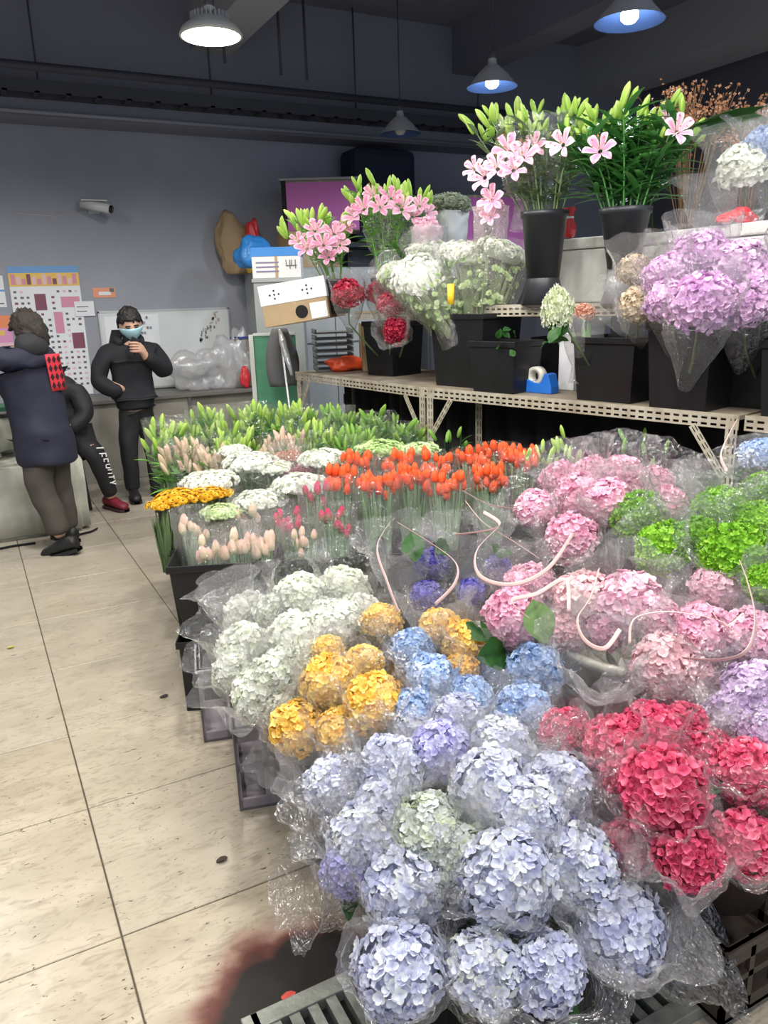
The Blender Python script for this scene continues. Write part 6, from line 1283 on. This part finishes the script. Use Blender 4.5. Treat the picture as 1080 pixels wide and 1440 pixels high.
t = thing('stool', 'small dark stool under the person sitting behind the coat wearer', 'stool', (F3.x+sd_.x*.3-.0, F3.y+sd_.y*.3+.05, 0)); MB().lathe([(0, .42), (.16, .42), (.17, .435), (.16, .45), (0, .45)], 24).build('seat', mat('stool_dark', (.03, .03, .035), .5), t, True)
for a in range(4): MB().tube([(.15*math.cos(a*PI/2+.7), .15*math.sin(a*PI/2+.7), 0), (.11*math.cos(a*PI/2+.7), .11*math.sin(a*PI/2+.7), .42)], .013, 8).build('leg', mat('stool_dark', (.03, .03, .03)), t, True)
# ---- worn stone block at the aisle edge (lower block and rounded upper block)
import bmesh
def stone(name, lo, hi, label, seed, round_=.12):
    bm = bmesh.new(); bmesh.ops.create_cube(bm, size=1); bmesh.ops.bevel(bm, geom=bm.edges[:], offset=round_, segments=5, affect='EDGES'); bmesh.ops.subdivide_edges(bm, edges=bm.edges[:], cuts=2, use_grid_fill=True)
    s = [hi[i]-lo[i] for i in range(3)]; c = [(hi[i]+lo[i])/2 for i in range(3)]
    for v in bm.verts:
        v.co = Vector((v.co.x*s[0], v.co.y*s[1], v.co.z*s[2])); v.co += v.co.normalized()*.02*noise.noise(v.co*3+Vector((seed, 0, 0))); v.co.z = max(v.co.z, -s[2]/2)
    me = bpy.data.meshes.new(name); bm.to_mesh(me); bm.free(); me.materials.append(M_conc)
    for f in me.polygons: f.use_smooth = True
    o = link(name, me); o.location = c; return tag(o, label, 'stone block')
stone('stone_block', (-.75, 6.0, 0), (.66, 6.75, .56), 'large worn pale stone block on the floor beside the coat wearer', 1, .05)
stone('stone_block', (-.75, 6.22, .565), (.30, 6.7, .90), 'rounded upper stone block lying on the large worn one at the picture edge', 4, .16)
t = thing('potted_flowers', 'small wrapped white flowers in a dark pot on the stone block at the picture edge', 'flowers', (-.02, 6.08, .62)); MB().lathe([(0, 0), (.06, 0), (.075, .12), (.07, .13), (.065, .11)], 20).build('pot', M_bkt2, t, True); use('flower_spray', MUM[0], P_mgr, t, (0, 0, .17), None, .07); use('wrap_sleeve', TSL[0], F_clear2, t, (0, 0, .17), None, (.08, .08, .03))
o = MB().box((-.3, -.15, 0), (.3, .15, .03)).build('green_tray', mat('tray_green', (.03, .16, .08), .5), None, loc=(.1, 6.42, .902), bevel=.005); tag(o, 'green tray on the stone block in front of the coat wearer', 'tray')
# ---- little things on the floor
r = random.Random(11)
for k, (px, py, c, lb) in enumerate(((15, 911, (.45, .40, .05), 'tiny yellow-green petal on the floor near the picture edge'), (230, 980, (.03, .02, .02), 'small dark scrap on the floor beside the mauve crate'), (312, 1210, (.05, .03, .02), 'small brown leaf scrap on the aisle slab by the loose wrap'), (405, 1402, (.65, .08, .06), 'tiny red petal in the blackened spot beside the grate'), (1052, 1352, (.75, .12, .03), 'tiny orange-red petal on the drain grate'))):
    p = PZ(px, py, .002 if k != 4 else .037); mb = MB(); V = [(.016*math.cos(a*PI/4)*(1+.3*r.random()), .009*math.sin(a*PI/4)*(1+.3*r.random()), .003*math.sin(a*1.3)+.004) for a in range(8)]
    mb.add(V+[(0, 0, .001)], [(a, (a+1) % 8, 8) for a in range(8)]); o = mb.build('floor_scrap' if k in (1, 2) else 'petal', mat('scrap%d' % k, c, .7), None, loc=p, solid=.0015); tag(o, lb, 'scrap' if k in (1, 2) else 'petal')
p = PZ(15, 765, 0); 
for (pts, lb) in (([(-15, 775), (20, 768), (50, 764)], 'dark flattened strap on the floor along the stone block'), ([(112, 752), (128, 748), (136, 744)], 'dark scrap of strap on the floor by the corner of the stone block')):
    q = [PZ(x, y, .006) for x, y in pts]; c_ = q[1]; o = MB().tube([v-c_ for v in q], .02, 8, flat=.3).build('floor_strap', M_blk, None, True, loc=c_); tag(o, lb, 'strap')
